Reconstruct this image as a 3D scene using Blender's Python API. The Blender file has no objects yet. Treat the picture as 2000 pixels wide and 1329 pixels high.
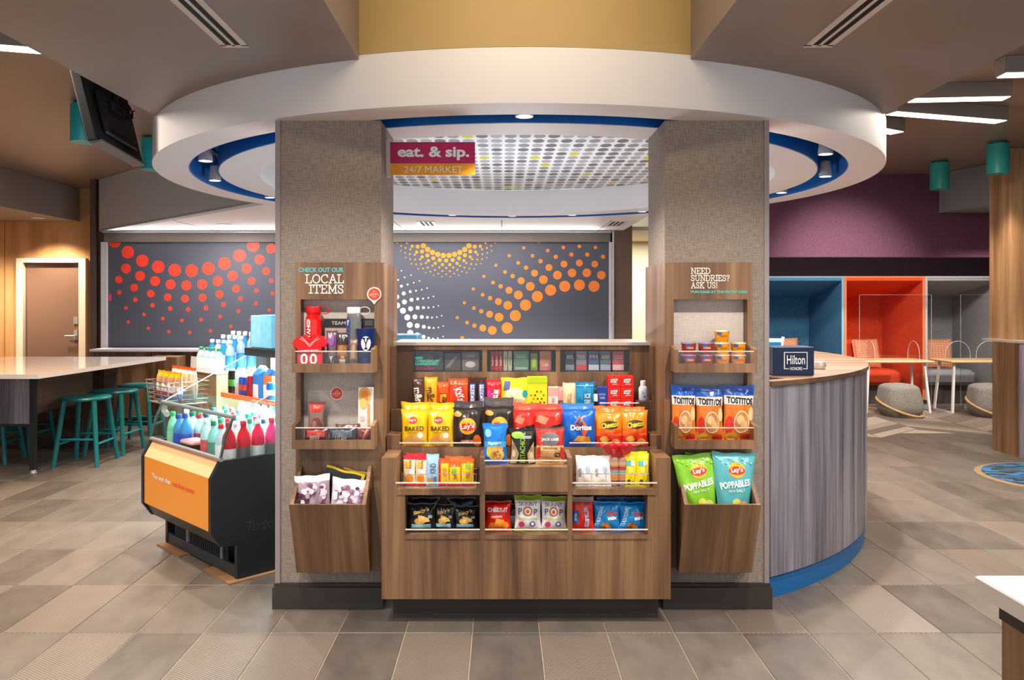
import bpy, bmesh, math, random
from mathutils import Vector, Matrix
random.seed(7)
SC = bpy.context.scene
COL = SC.collection
# ---------------------------------------------------------------- camera
F, CX, CY, HC = 1560.0, 980.0, 590.0, 1.5      # focal length in pixels of a 2000 x 1329 frame, vanishing point, eye height
cam_d = bpy.data.cameras.new('camera')
cam_d.sensor_width = 36.0
cam_d.lens = F / 2000.0 * 36.0
cam_d.shift_x = 0.01
cam_d.shift_y = -0.03725
cam_d.clip_end = 100
cam = bpy.data.objects.new('camera', cam_d)
COL.objects.link(cam)
cam.location = (0, 0, HC)
cam.rotation_euler = (math.pi / 2, 0, 0)
SC.camera = cam
# ---------------------------------------------------------------- view, world
SC.view_settings.view_transform = 'Standard'
SC.view_settings.look = 'None'
SC.view_settings.gamma = 1.0
SC.view_settings.use_curve_mapping = False
SC.view_settings.exposure = 0.3
world = bpy.data.worlds.new('world')
SC.world = world
world.use_nodes = True
wbg = world.node_tree.nodes['Background']
wbg.inputs[0].default_value = (0.88, 0.93, 1.0, 1)
wbg.inputs[1].default_value = 1.0
SC.cycles.max_bounces = 8
SC.cycles.diffuse_bounces = 4
SC.cycles.transparent_max_bounces = 16
SC.cycles.sample_clamp_indirect = 6.0
SC.cycles.caustics_reflective = False
SC.cycles.caustics_refractive = False

def light(name, kind, loc, power, color=(1, .86, .68), size=.08, aim=None, angle=100, blend=.6, sy=None):
    d = bpy.data.lights.new(name, kind)
    d.energy = power
    d.color = color
    if kind == 'AREA':
        d.shape = 'RECTANGLE'
        d.size = size
        d.size_y = sy or size
    else:
        d.shadow_soft_size = size
    if kind == 'SPOT':
        d.spot_size = math.radians(angle)
        d.spot_blend = blend
    o = bpy.data.objects.new(name, d)
    COL.objects.link(o)
    o.location = loc
    if aim is not None:
        o.rotation_euler = (Vector(aim) - Vector(loc)).to_track_quat('-Z', 'Y').to_euler()
    return o
WARM = (1, .80, .58)
NEUT = (1, .92, .83)
DRUM = (0.11, 6.13)
# spots of the drum's track (fittings are modelled in the drum section), the light leaves just under each fitting
SPOT_ANGLES = [-90, -56, -34, -10, 12, 34, 55, 74, 90, 106, 128, 160, 185, 207, 236]
for a in SPOT_ANGLES:
    r = 2.25
    x, y = DRUM[0] + r * math.cos(math.radians(a)), DRUM[1] + r * math.sin(math.radians(a))
    light('track_light', 'SPOT', (x, y, 2.395), 105, NEUT, .03, (x, y, 0), 96 if 120 < a < 190 else 124, .6)
# pendants over the bar (left) and over the lounge walkway (right)
PEND = [(-3.22, 6.16), (-3.26, 7.45), (-3.2, 4.9), (-3.2, 3.6), (4.785, 8.73), (4.77, 7.68), (4.77, 6.2), (4.77, 4.8)]
for x, y in PEND:
    light('pendant_light', 'SPOT', (x, y, 2.70), 120 if x < 0 else 60, (1, .70, .42) if x < 0 else WARM, .05, (x, y, 0), 110, .8)
# downlights in the ceiling on the camera's side of the room
DOWN = [(-.95, 2.75, 2.6), (1.15, 2.75, 2.6), (-1.6, 1.5, 2.6), (1.8, 1.5, 2.6), (-2.9, 2.2, 3.0), (3.1, 2.2, 3.0)]
for x, y, z in DOWN:
    light('downlight', 'SPOT', (x, y, z), 130, NEUT, .05, (x * .9, y + .55, 0), 110, .7)
for x in (3.6, 6.4):
    light('lounge_fill', 'SPOT', (x, 7.3, 2.98), 420, NEUT, .08, (x * .5 + 2.7, 11.6, .6), 50, 1.0)  # added spots with no fittings, they brighten the booths
light('ring_fill', 'AREA', (.11, 6.13, 1.03), 23, (.80, .90, 1), .5, (.11, 6.13, 3))  # added unseen fill that gives the drum interior its cool light
light('cove_light', 'AREA', (.1, 2.6, 3.02), 13, (1, .82, .55), 1.2, (.1, 3.7, 2.95), sy=.1)

# ---------------------------------------------------------------- helpers
def lin(h):
    h = h.lstrip('#')
    out = []
    for i in (0, 2, 4):
        c = int(h[i:i + 2], 16) / 255.0
        out.append(c / 12.92 if c <= .04045 else ((c + .055) / 1.055) ** 2.4)
    return (*out, 1.0)

MATS = {}
def newmat(name):
    m = bpy.data.materials.new(name)
    m.use_nodes = True
    nt = m.node_tree
    return m, nt, nt.nodes['Principled BSDF']

def pm(color, rough=.5, metal=0.0, amt=.08, scale=9.0, emit=0, trans=0, ior=1.45, bump=0, coat=0, alpha=1):
    key = (color, rough, metal, amt, scale, emit, trans, ior, bump, coat, alpha)
    if key in MATS:
        return MATS[key]
    m, nt, b = newmat('mat_' + color.lstrip('#'))
    c = lin(color)
    tc = nt.nodes.new('ShaderNodeTexCoord')
    nz = nt.nodes.new('ShaderNodeTexNoise')
    nz.inputs['Scale'].default_value = scale
    nz.inputs['Detail'].default_value = 2
    nt.links.new(tc.outputs['Object'], nz.inputs['Vector'])
    mx = nt.nodes.new('ShaderNodeMix')
    mx.data_type = 'RGBA'
    mx.inputs[6].default_value = tuple(v * (1 - amt) for v in c[:3]) + (1,)
    mx.inputs[7].default_value = tuple(min(1, v * (1 + amt)) for v in c[:3]) + (1,)
    nt.links.new(nz.outputs['Fac'], mx.inputs[0])
    nt.links.new(mx.outputs[2], b.inputs['Base Color'])
    b.inputs['Roughness'].default_value = rough
    b.inputs['Metallic'].default_value = metal
    b.inputs['IOR'].default_value = ior
    if trans:
        b.inputs['Transmission Weight'].default_value = trans
    if coat:
        b.inputs['Coat Weight'].default_value = coat
    if alpha < 1:
        b.inputs['Alpha'].default_value = alpha
    if emit:
        nt.links.new(mx.outputs[2], b.inputs['Emission Color'])
        b.inputs['Emission Strength'].default_value = emit
    if bump:
        bp = nt.nodes.new('ShaderNodeBump')
        bp.inputs['Strength'].default_value = bump
        bp.inputs['Distance'].default_value = .01
        nt.links.new(nz.outputs['Fac'], bp.inputs['Height'])
        nt.links.new(bp.outputs[0], b.inputs['Normal'])
    MATS[key] = m
    return m

def wood(name, cols, axis='Z', scale=1.0, rough=.42, band=3.6, yscale=1.0, grain=.22):
    """streaky laminate: plank-like tone bands plus fine grain along one axis"""
    if name in MATS:
        return MATS[name]
    m, nt, b = newmat(name)
    tc = nt.nodes.new('ShaderNodeTexCoord')
    def stretched(sx, along):
        mp = nt.nodes.new('ShaderNodeMapping')
        s = [sx, sx, sx]
        s['XYZ'.index(axis)] = along
        s[1] *= yscale
        mp.inputs['Scale'].default_value = s
        nt.links.new(tc.outputs['Object'], mp.inputs['Vector'])
        n = nt.nodes.new('ShaderNodeTexNoise')
        n.inputs['Scale'].default_value = 1
        n.inputs['Detail'].default_value = 3
        n.inputs['Roughness'].default_value = .6
        nt.links.new(mp.outputs[0], n.inputs['Vector'])
        return n
    a = stretched(band * 2.2 * scale, .5 * scale)
    g = stretched(70 * scale, 2.2 * scale)
    add = nt.nodes.new('ShaderNodeMath')
    add.operation = 'MULTIPLY_ADD'
    add.inputs[1].default_value = grain
    nt.links.new(g.outputs['Fac'], add.inputs[0])
    nt.links.new(a.outputs['Fac'], add.inputs[2])
    rp = nt.nodes.new('ShaderNodeValToRGB')
    el = rp.color_ramp.elements
    n = len(cols)
    while len(el) < n:
        el.new(.5)
    for i, c in enumerate(cols):
        el[i].position = .45 + .32 * i / (n - 1)
        el[i].color = lin(c)
    nt.links.new(add.outputs[0], rp.inputs['Fac'])
    nt.links.new(rp.outputs['Color'], b.inputs['Base Color'])
    b.inputs['Roughness'].default_value = rough
    bp = nt.nodes.new('ShaderNodeBump')
    bp.inputs['Strength'].default_value = .08
    bp.inputs['Distance'].default_value = .004
    nt.links.new(g.outputs['Fac'], bp.inputs['Height'])
    nt.links.new(bp.outputs[0], b.inputs['Normal'])
    MATS[name] = m
    return m

def weave(name, c1, c2, scale=130, rough=.85):
    if name in MATS:
        return MATS[name]
    m, nt, b = newmat(name)
    tc = nt.nodes.new('ShaderNodeTexCoord')
    outs = []
    for s in ((scale * .18, scale * .18, scale * 1.7), (scale * 1.7, scale * 1.7, scale * .18)):
        mp = nt.nodes.new('ShaderNodeMapping')
        mp.inputs['Scale'].default_value = s
        nt.links.new(tc.outputs['Object'], mp.inputs['Vector'])
        n = nt.nodes.new('ShaderNodeTexNoise')
        n.inputs['Scale'].default_value = 1
        n.inputs['Detail'].default_value = 1
        nt.links.new(mp.outputs[0], n.inputs['Vector'])
        outs.append(n)
    ad = nt.nodes.new('ShaderNodeMath')
    ad.operation = 'ADD'
    nt.links.new(outs[0].outputs['Fac'], ad.inputs[0])
    nt.links.new(outs[1].outputs['Fac'], ad.inputs[1])
    rp = nt.nodes.new('ShaderNodeValToRGB')
    rp.color_ramp.elements[0].position = .7
    rp.color_ramp.elements[0].color = lin(c1)
    rp.color_ramp.elements[1].position = 1.0
    rp.color_ramp.elements[1].color = lin(c2)
    half = nt.nodes.new('ShaderNodeMath')
    half.operation = 'MULTIPLY'
    half.inputs[1].default_value = .85
    nt.links.new(ad.outputs[0], half.inputs[0])
    nt.links.new(half.outputs[0], rp.inputs['Fac'])
    nt.links.new(rp.outputs['Color'], b.inputs['Base Color'])
    b.inputs['Roughness'].default_value = rough
    MATS[name] = m
    return m

def glass(name, tint='#ffffff', rough=.02, alpha=.12):
    """clear sheet: mostly see-through with a glossy skin"""
    if name in MATS:
        return MATS[name]
    m, nt, b = newmat(name)
    nt.nodes.remove(b)
    tr = nt.nodes.new('ShaderNodeBsdfTransparent')
    tr.inputs[0].default_value = lin(tint)
    gl = nt.nodes.new('ShaderNodeBsdfGlossy')
    gl.inputs['Roughness'].default_value = rough
    lw = nt.nodes.new('ShaderNodeLayerWeight')
    lw.inputs[0].default_value = .5
    pw = nt.nodes.new('ShaderNodeMath'); pw.operation = 'POWER'; pw.inputs[1].default_value = 4
    nt.links.new(lw.outputs['Facing'], pw.inputs[0])
    fr = nt.nodes.new('ShaderNodeMath'); fr.operation = 'MULTIPLY_ADD'
    fr.inputs[1].default_value = .5; fr.inputs[2].default_value = alpha * .3
    nt.links.new(pw.outputs[0], fr.inputs[0])
    mx = nt.nodes.new('ShaderNodeMixShader')
    nt.links.new(fr.outputs[0], mx.inputs[0])
    nt.links.new(tr.outputs[0], mx.inputs[1])
    nt.links.new(gl.outputs[0], mx.inputs[2])
    nt.links.new(mx.outputs[0], nt.nodes['Material Output'].inputs[0])
    MATS[name] = m
    return m

class MB:
    def __init__(s):
        s.v, s.f, s.mi, s.sm = [], [], [], []
        s.mats = []
        s.cur = 0
    def mat(s, m):
        if m not in s.mats:
            s.mats.append(m)
        s.cur = s.mats.index(m)
        return s
    def add(s, verts, faces, smooth=False):
        o = len(s.v)
        s.v += [tuple(p) for p in verts]
        for f in faces:
            s.f.append(tuple(o + i for i in f))
            s.mi.append(s.cur)
            s.sm.append(smooth)
        return s
    def box(s, x0, x1, y0, y1, z0, z1):
        v = [(x, y, z) for z in (z0, z1) for y in (y0, y1) for x in (x0, x1)]
        return s.add(v, [(0, 2, 3, 1), (4, 5, 7, 6), (0, 1, 5, 4), (2, 6, 7, 3), (0, 4, 6, 2), (1, 3, 7, 5)])
    def bbox(s, x0, x1, y0, y1, z0, z1, r=.004):
        """box with softened vertical and top edges"""
        b = min(r, (x1 - x0) / 3, (y1 - y0) / 3, (z1 - z0) / 3)
        ring = lambda i, z: [(x0 + i + b, y0 + i, z), (x1 - i - b, y0 + i, z), (x1 - i, y0 + i + b, z), (x1 - i, y1 - i - b, z),
                             (x1 - i - b, y1 - i, z), (x0 + i + b, y1 - i, z), (x0 + i, y1 - i - b, z), (x0 + i, y0 + i + b, z)]
        v = ring(b, z0) + ring(0, z0 + b) + ring(0, z1 - b) + ring(b, z1)
        f = [tuple(range(7, -1, -1)), tuple(range(24, 32))]
        for k in range(3):
            for i in range(8):
                j = (i + 1) % 8
                f.append((k * 8 + i, k * 8 + j, k * 8 + 8 + j, k * 8 + 8 + i))
        return s.add(v, f)
    def prism(s, poly, h0, h1, axis='z'):
        """extrude polygon: axis z -> (a,b)=(x,y); x -> (y,z); y -> (x,z)"""
        mk = {'z': lambda a, b, h: (a, b, h), 'x': lambda a, b, h: (h, a, b), 'y': lambda a, b, h: (a, h, b)}[axis]
        n = len(poly)
        v = [mk(a, b, h0) for a, b in poly] + [mk(a, b, h1) for a, b in poly]
        f = [tuple(range(n - 1, -1, -1)), tuple(range(n, 2 * n))]
        f += [(i, (i + 1) % n, n + (i + 1) % n, n + i) for i in range(n)]
        return s.add(v, f)
    def cyl(s, p0, p1, r0, r1=None, n=14, caps=True, smooth=True):
        r1 = r0 if r1 is None else r1
        p0, p1 = Vector(p0), Vector(p1)
        d = (p1 - p0).normalized()
        a = d.orthogonal().normalized()
        b = d.cross(a)
        v = []
        for p, r in ((p0, r0), (p1, r1)):
            for i in range(n):
                t = 2 * math.pi * i / n
                v.append(p + (a * math.cos(t) + b * math.sin(t)) * r)
        s.add(v, [(i, (i + 1) % n, n + (i + 1) % n, n + i) for i in range(n)], smooth)
        if caps:
            s.add(v[:n], [tuple(range(n - 1, -1, -1))])
            s.add(v[n:], [tuple(range(n))])
        return s
    def tube(s, pts, r, n=8, closed=False, smooth=True):
        pts = [Vector(p) for p in pts]
        m = len(pts)
        rings = []
        prev = None
        for i, p in enumerate(pts):
            if closed:
                d = pts[(i + 1) % m] - pts[i - 1]
            else:
                d = pts[min(i + 1, m - 1)] - pts[max(i - 1, 0)]
            d.normalize()
            a = prev - d * prev.dot(d) if prev is not None else d.orthogonal()
            if a.length < 1e-6:
                a = d.orthogonal()
            a.normalize()
            prev = a
            b = d.cross(a)
            rings.append([p + (a * math.cos(2 * math.pi * k / n) + b * math.sin(2 * math.pi * k / n)) * r for k in range(n)])
        v = [q for g in rings for q in g]
        f = []
        for i in range(m if closed else m - 1):
            j = (i + 1) % m
            for k in range(n):
                l = (k + 1) % n
                f.append((i * n + k, i * n + l, j * n + l, j * n + k))
        s.add(v, f, smooth)
        if not closed:
            s.add(rings[0], [tuple(range(n - 1, -1, -1))])
            s.add(rings[-1], [tuple(range(n))])
        return s
    def lathe(s, prof, c=(0, 0, 0), n=20, smooth=True, sx=1.0, sy=1.0):
        v, f = [], []
        for r, z in prof:
            for i in range(n):
                t = 2 * math.pi * i / n
                v.append((c[0] + r * sx * math.cos(t), c[1] + r * sy * math.sin(t), c[2] + z))
        for k in range(len(prof) - 1):
            for i in range(n):
                j = (i + 1) % n
                f.append((k * n + i, k * n + j, k * n + n + j, k * n + n + i))
        s.add(v, f, smooth)
        if prof[0][0] > 1e-5:
            s.add(v[:n], [tuple(range(n - 1, -1, -1))])
        if prof[-1][0] > 1e-5:
            s.add(v[-n:], [tuple(range(n))])
        return s
    def arc_slab(s, c, r0, r1, z0, z1, a0, a1, n=64):
        """ring sector between two radii"""
        full = abs(a1 - a0) >= 359.9
        m = n if full else n + 1
        v = []
        for i in range(m):
            t = math.radians(a0 + (a1 - a0) * i / n)
            for r, z in ((r0, z0), (r1, z0), (r1, z1), (r0, z1)):
                v.append((c[0] + r * math.cos(t), c[1] + r * math.sin(t), z))
        f = []
        for i in range(n):
            j = (i + 1) % m
            for k in range(4):
                l = (k + 1) % 4
                f.append((i * 4 + k, i * 4 + l, j * 4 + l, j * 4 + k))
        s.add(v, f, False)
        for q in range(len(s.sm) - len(f), len(s.sm)):
            s.sm[q] = True
        if not full:
            s.add(v[:4], [(3, 2, 1, 0)])
            s.add(v[-4:], [(0, 1, 2, 3)])
        return s
    def build(s, name, mat=None, parent=None, world=False, origin=None):
        v = s.v
        off = Vector((0, 0, 0))
        loc = None
        if parent is not None:
            if world:
                p = parent
                while p is not None:
                    off += p.location
                    p = p.parent
        else:
            if origin is None:
                xs = [p[0] for p in v]; ys = [p[1] for p in v]; zs = [p[2] for p in v]
                origin = ((min(xs) + max(xs)) / 2, (min(ys) + max(ys)) / 2, min(zs))
            off = Vector(origin)
            loc = off
        me = bpy.data.meshes.new(name)
        me.from_pydata([(p[0] - off.x, p[1] - off.y, p[2] - off.z) for p in v], [], s.f)
        if mat is not None and not s.mats:
            me.materials.append(mat)
        else:
            for m in s.mats:
                me.materials.append(m)
            me.polygons.foreach_set('material_index', s.mi)
        me.polygons.foreach_set('use_smooth', s.sm)
        bm = bmesh.new()
        bm.from_mesh(me)
        bmesh.ops.recalc_face_normals(bm, faces=bm.faces)
        bm.to_mesh(me)
        bm.free()
        if any(s.sm):
            try:
                me.set_sharp_from_angle(angle=math.radians(42))
            except Exception:
                pass
        o = bpy.data.objects.new(name, me)
        COL.objects.link(o)
        if parent is not None:
            o.parent = parent
        elif loc is not None:
            o.location = loc
        return o

def tag(o, label=None, cat=None, group=None, kind=None):
    if label: o['label'] = label
    if cat: o['category'] = cat
    if group: o['group'] = group
    if kind: o['kind'] = kind
    return o
def thing(name, label, cat, loc=(0, 0, 0), rz=0, group=None):
    o = bpy.data.objects.new(name, None)
    o.empty_display_size = .05
    COL.objects.link(o)
    o.location = loc
    o.rotation_euler = (0, 0, rz)
    return tag(o, label, cat, group)
def struct(o):
    o['kind'] = 'structure'
    return o
def copy_tree(o, parent=None):
    c = o.copy()
    COL.objects.link(c)
    if parent is not None:
        c.parent = parent
    for ch in list(o.children):
        copy_tree(ch, c)
    return c
def W(px, py, d):
    return ((px - CX) / F * d, d, HC - (py - CY) / F * d)
def PX(px, d): return (px - CX) / F * d
def PZ(py, d): return HC - (py - CY) / F * d

# flat lettering -------------------------------------------------
TXT = {}
def textmesh(s, bold=0.0, shear=0.0):
    if 'M' in s or 'W' in s: bold = 0
    key = (s, bold, shear)
    if key not in TXT:
        cu = bpy.data.curves.new('t', 'FONT')
        cu.body = s
        cu.resolution_u = 3
        cu.offset = bold
        cu.shear = shear
        ob = bpy.data.objects.new('t', cu)
        me = ob.to_mesh()
        vs = [(v.co.x, v.co.y) for v in me.vertices]
        fs = [tuple(p.vertices) for p in me.polygons]
        ob.to_mesh_clear()
        bpy.data.objects.remove(ob)
        bpy.data.curves.remove(cu)
        x0 = min(v[0] for v in vs); x1 = max(v[0] for v in vs)
        y0 = min(v[1] for v in vs); y1 = max(v[1] for v in vs)
        TXT[key] = ([((x - (x0 + x1) / 2) / (x1 - x0), (y - (y0 + y1) / 2) / (y1 - y0)) for x, y in vs], fs)
    return TXT[key]
# slab-serif capitals drawn as strokes on a 0..1 box
SLAB = {
 'L': (.72, [[(.15, 1), (.15, 0)], [(0, 1), (.34, 1)], [(0, 0), (.7, 0), (.7, .25)]]),
 'O': (.95, [[(.47 + .43 * math.cos(t * .3142), .5 + .5 * math.sin(t * .3142)) for t in range(21)]]),
 'C': (.85, [[(.47 + .43 * math.cos(math.radians(a)), .5 + .5 * math.sin(math.radians(a))) for a in range(48, 313, 22)], [(.76, .98), (.76, .72)]]),
 'A': (.95, [[(.12, 0), (.47, 1), (.83, 0)], [(.25, .36), (.7, .36)], [(0, 0), (.28, 0)], [(.67, 0), (.95, 0)]]),
 'I': (.42, [[(.2, 1), (.2, 0)], [(0, 1), (.4, 1)], [(0, 0), (.4, 0)]]),
 'T': (.82, [[(.4, 1), (.4, 0)], [(0, .75), (0, 1), (.8, 1), (.8, .75)], [(.22, 0), (.58, 0)]]),
 'E': (.76, [[(.15, 1), (.15, 0)], [(0, 1), (.68, 1), (.68, .78)], [(.15, .52), (.5, .52)], [(0, 0), (.7, 0), (.7, .22)]]),
 'M': (1.1, [[(.15, 0), (.15, 1), (.54, .2), (.93, 1), (.93, 0)], [(0, 1), (.15, 1)], [(.93, 1), (1.08, 1)], [(0, 0), (.3, 0)], [(.78, 0), (1.08, 0)]]),
 'S': (.7, [[(.6, .72), (.58, .93), (.35, 1), (.1, .93), (.06, .72), (.2, .56), (.45, .46), (.62, .3), (.58, .08), (.34, 0), (.1, .06), (.04, .28)]]),
 'N': (.98, [[(.15, 0), (.15, 1), (.82, 0), (.82, 1)], [(0, 1), (.15, 1)], [(0, 0), (.3, 0)], [(.66, 1), (.97, 1)]]),
 'D': (.9, [[(.15, 1), (.15, 0)], [(0, 1), (.45, 1), (.7, .88), (.84, .6), (.84, .4), (.7, .12), (.45, 0), (0, 0)]]),
 'U': (.95, [[(.14, 1), (.14, .3), (.25, .06), (.46, 0), (.68, .06), (.79, .3), (.79, 1)], [(0, 1), (.3, 1)], [(.64, 1), (.94, 1)]]),
 'R': (.88, [[(.15, 1), (.15, 0)], [(0, 1), (.5, 1), (.7, .88), (.7, .64), (.5, .5), (.15, .5)], [(.45, .5), (.74, 0), (.88, 0)], [(0, 0), (.3, 0)]]),
 'K': (.92, [[(.15, 1), (.15, 0)], [(0, 1), (.3, 1)], [(0, 0), (.3, 0)], [(.75, 1), (.17, .42)], [(.36, .6), (.76, 0)], [(.6, 1), (.9, 1)], [(.62, 0), (.92, 0)]]),
 '?': (.62, [[(.06, .75), (.1, .93), (.3, 1), (.52, .92), (.54, .7), (.3, .5), (.28, .3)], [(.28, .1), (.28, 0)]]),
 '!': (.3, [[(.14, 1), (.14, .3)], [(.14, .1), (.14, 0)]]),
 'Y': (.9, [[(.08, 1), (.44, .45), (.8, 1)], [(.44, .45), (.44, 0)], [(-.06, 1), (.26, 1)], [(.64, 1), (.96, 1)], [(.24, 0), (.64, 0)]]),
 ' ': (.4, []),
}
SL = []
def slab_text(s, width=.085):
    """returns verts/faces and the total width for cap height 1"""
    V, Fc, x = [], [], 0
    SL.clear()
    for ch in s:
        adv, strokes = SLAB[ch]
        for st in strokes:
            for (a, b), (c, d) in zip(st, st[1:]):
                dx, dy = c - a, d - b
                L = math.hypot(dx, dy) or 1
                ex, ey = dx / L * width / 2, dy / L * width / 2
                nx, ny = -ey, ex
                o = len(V)
                SL.append(len(V) // 4 % 5 * .0003)
                V += [(x + a - ex + nx, b - ey + ny), (x + a - ex - nx, b - ey - ny), (x + c + ex - nx, d + ey - ny), (x + c + ex + nx, d + ey + ny)]
                Fc.append((o, o + 1, o + 2, o + 3))
        x += adv + .12
    return V, Fc, x - .12

class Print:
    """flat print laid on a surface: map(u, v, lift) -> point; u,v in -1..1 / 0..1"""
    def __init__(s, mp, w, h):
        s.mp, s.w, s.h = mp, w, h
        s.shape, s.text = MB(), MB()
        s.k = 0
    def _lift(s):
        s.k += 1
        return .0012 + .00035 * s.k
    def ell(s, u, v, ru, rv, c, rough=.4):
        L = s._lift()
        s.shape.mat(pm(c, rough))
        n = 20
        m = 2 + int(max(ru * 7, rv * 13))
        vs = [s.mp(u, v, L)]
        for q in range(1, m + 1):
            vs += [s.mp(u + ru * q / m * math.cos(6.2832 * i / n), v + rv * q / m * math.sin(6.2832 * i / n), L) for i in range(n)]
        f = [(0, 1 + i, 1 + (i + 1) % n) for i in range(n)]
        for q in range(m - 1):
            f += [(1 + q * n + i, 1 + q * n + n + i, 1 + q * n + n + (i + 1) % n, 1 + q * n + (i + 1) % n) for i in range(n)]
        s.shape.add(vs, f, True)
        return s
    def quad(s, p, c, rough=.4):
        """p: four (u,v) corners"""
        L = s._lift()
        s.shape.mat(pm(c, rough))
        nu = max(2, int((max(q[0] for q in p) - min(q[0] for q in p)) * 13))
        nv = max(2, int((max(q[1] for q in p) - min(q[1] for q in p)) * 22))
        vs = []
        for j in range(nv + 1):
            for i in range(nu + 1):
                a, b = i / nu, j / nv
                u = (p[0][0] * (1 - a) + p[1][0] * a) * (1 - b) + (p[3][0] * (1 - a) + p[2][0] * a) * b
                v = (p[0][1] * (1 - a) + p[1][1] * a) * (1 - b) + (p[3][1] * (1 - a) + p[2][1] * a) * b
                vs.append(s.mp(u, v, L))
        f = [(j * (nu + 1) + i, j * (nu + 1) + i + 1, (j + 1) * (nu + 1) + i + 1, (j + 1) * (nu + 1) + i) for j in range(nv) for i in range(nu)]
        s.shape.add(vs, f, True)
        return s
    def rect(s, u0, u1, v0, v1, c, rough=.4):
        return s.quad([(u0, v0), (u1, v0), (u1, v1), (u0, v1)], c, rough)
    def txt(s, string, u, v, uw, vh, c, rot=0, bold=.02, rough=.4, slab=False, shear=0):
        """uw: width in u units (full face = 2), vh: height in v units (full = 1)"""
        L = s._lift() + .001
        s.text.mat(pm(c, rough))
        if slab:
            V, Fc, wd = slab_text(string, .15)
            V = [((x - wd / 2) / wd, y - .5) for x, y in V]
        else:
            V, Fc = textmesh(string, bold, shear)
        ca, sa = math.cos(math.radians(rot)), math.sin(math.radians(rot))
        out = []
        for q, (x, y) in enumerate(V):
            if abs(rot) > 45:
                X, Y = x * uw / 2 * s.h, y * vh * 1.5 * s.w
            else:
                X, Y = x * uw * s.w / 2, y * vh * s.h
            X, Y = X * ca - Y * sa, X * sa + Y * ca
            out.append(s.mp(u + X / (s.w / 2), v + Y / s.h, L + (SL[q // 4] if slab else 0)))
        s.text.add(out, Fc)
        return s
    def done(s, parent, pname='printed_picture', tname='lettering'):
        if s.shape.f: s.shape.build(pname, None, parent)
        if s.text.f: s.text.build(tname, None, parent)
def run_print(pr, ops):
    for op in ops:
        getattr(pr, op[0])(*op[1:]) if not isinstance(op[-1], dict) else getattr(pr, op[0])(*op[1:-1], **op[-1])

def bag(name, label, cat, box, d, bands, ops=(), t=None, group=None, tilt=6, yaw=0, rough=.25, pinch=.10, roll=0, seal=.07, fz=None, taper=0):
    """pillow bag; box = (x0,x1,ytop,ybottom) in photo pixels at distance d; bands = [(v_upto, colour)...] from the bottom up"""
    x0, x1, yt, yb = box
    if fz is not None: yb = CY + (HC - fz) * F / d
    w = (x1 - x0) / F * d
    h = (yb - yt) / F * d
    if t is None: t = min(w, h) * .38
    rs = random.Random(name + label)
    ph = [rs.uniform(0, 6.28) for _ in range(6)]
    def prof(u, v):
        e = min(1, max(0, (v - seal) / (1 - 2 * seal)))
        pv = max(0, math.sin(math.pi * e)) ** .55 if 0 < e < 1 else 0
        pu = max(0, 1 - abs(u) ** 2.6) ** .6
        return pv * pu, pv
    def mp(u, v, lift=0, back=False):
        p, pv = prof(u, v)
        ww = w * (1 - pinch * pv) * (1 - taper * max(0, 1 - v / .6))
        fold = .08 * t * math.sin(13 * u + ph[5]) * (math.exp(-abs(v - 1 + seal) / .09) + math.exp(-abs(v - seal) / .07)) * min(1, p * 3)
        wr = fold * (1 if not back else -1) + .085 * t * (math.sin(5 * u + ph[0] + 3 * v) * math.sin(9 * v + ph[1]) + .6 * math.sin(11 * u + ph[2]) * math.sin(6 * v + ph[3]))
        edge = .012 * w * math.sin(6 * u + ph[4]) * (1 if v > .5 else -.4) * (1 - pv)
        y = (t / 2) * p + wr * p + (.0015 if p == 0 else .0015)
        z = v * h + edge + .02 * h * (u * u - .5) * (1 - pv) * (1 if v > .5 else 0)
        return (u * ww / 2, (y if back else -y - lift), z)
    nu, nv = 26, 22
    b = MB()
    for back in (False, True):
        for j in range(nv):
            va, vb = j / nv, (j + 1) / nv
            vm = (va + vb) / 2
            c = next(col for lim, col in bands if vm <= lim + 1e-6)
            b.mat(pm(c, rough, amt=.05, scale=30, bump=.0))
            for i in range(nu):
                ua, ub = -1 + 2 * i / nu, -1 + 2 * (i + 1) / nu
                b.add([mp(ua, va, 0, back), mp(ub, va, 0, back), mp(ub, vb, 0, back), mp(ua, vb, 0, back)], [(0, 1, 2, 3)], True)
    weld(b)
    o = b.build(name, None, None, origin=(0, 0, 0))
    o.location = (PX((x0 + x1) / 2, d), d, PZ(yb, d))
    o.rotation_euler = (math.radians(-tilt), math.radians(roll), math.radians(yaw))
    tag(o, label, cat, group)
    if ops:
        pr = Print(mp, w, h)
        run_print(pr, ops)
        pr.done(o)
    return o
def weld(b, dist=1e-5):
    """merge coincident vertices of a builder so that smooth shading runs across faces"""
    idx, nv, mp = {}, [], []
    for p in b.v:
        k = (round(p[0] / dist / 10), round(p[1] / dist / 10), round(p[2] / dist / 10))
        if k not in idx:
            idx[k] = len(nv)
            nv.append(p)
        mp.append(idx[k])
    fs, mi, sm = [], [], []
    for f, m, q in zip(b.f, b.mi, b.sm):
        g = []
        for i in f:
            if mp[i] not in g: g.append(mp[i])
        if len(g) >= 3:
            fs.append(tuple(g)); mi.append(m); sm.append(q)
    b.v, b.f, b.mi, b.sm = nv, fs, mi, sm
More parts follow.
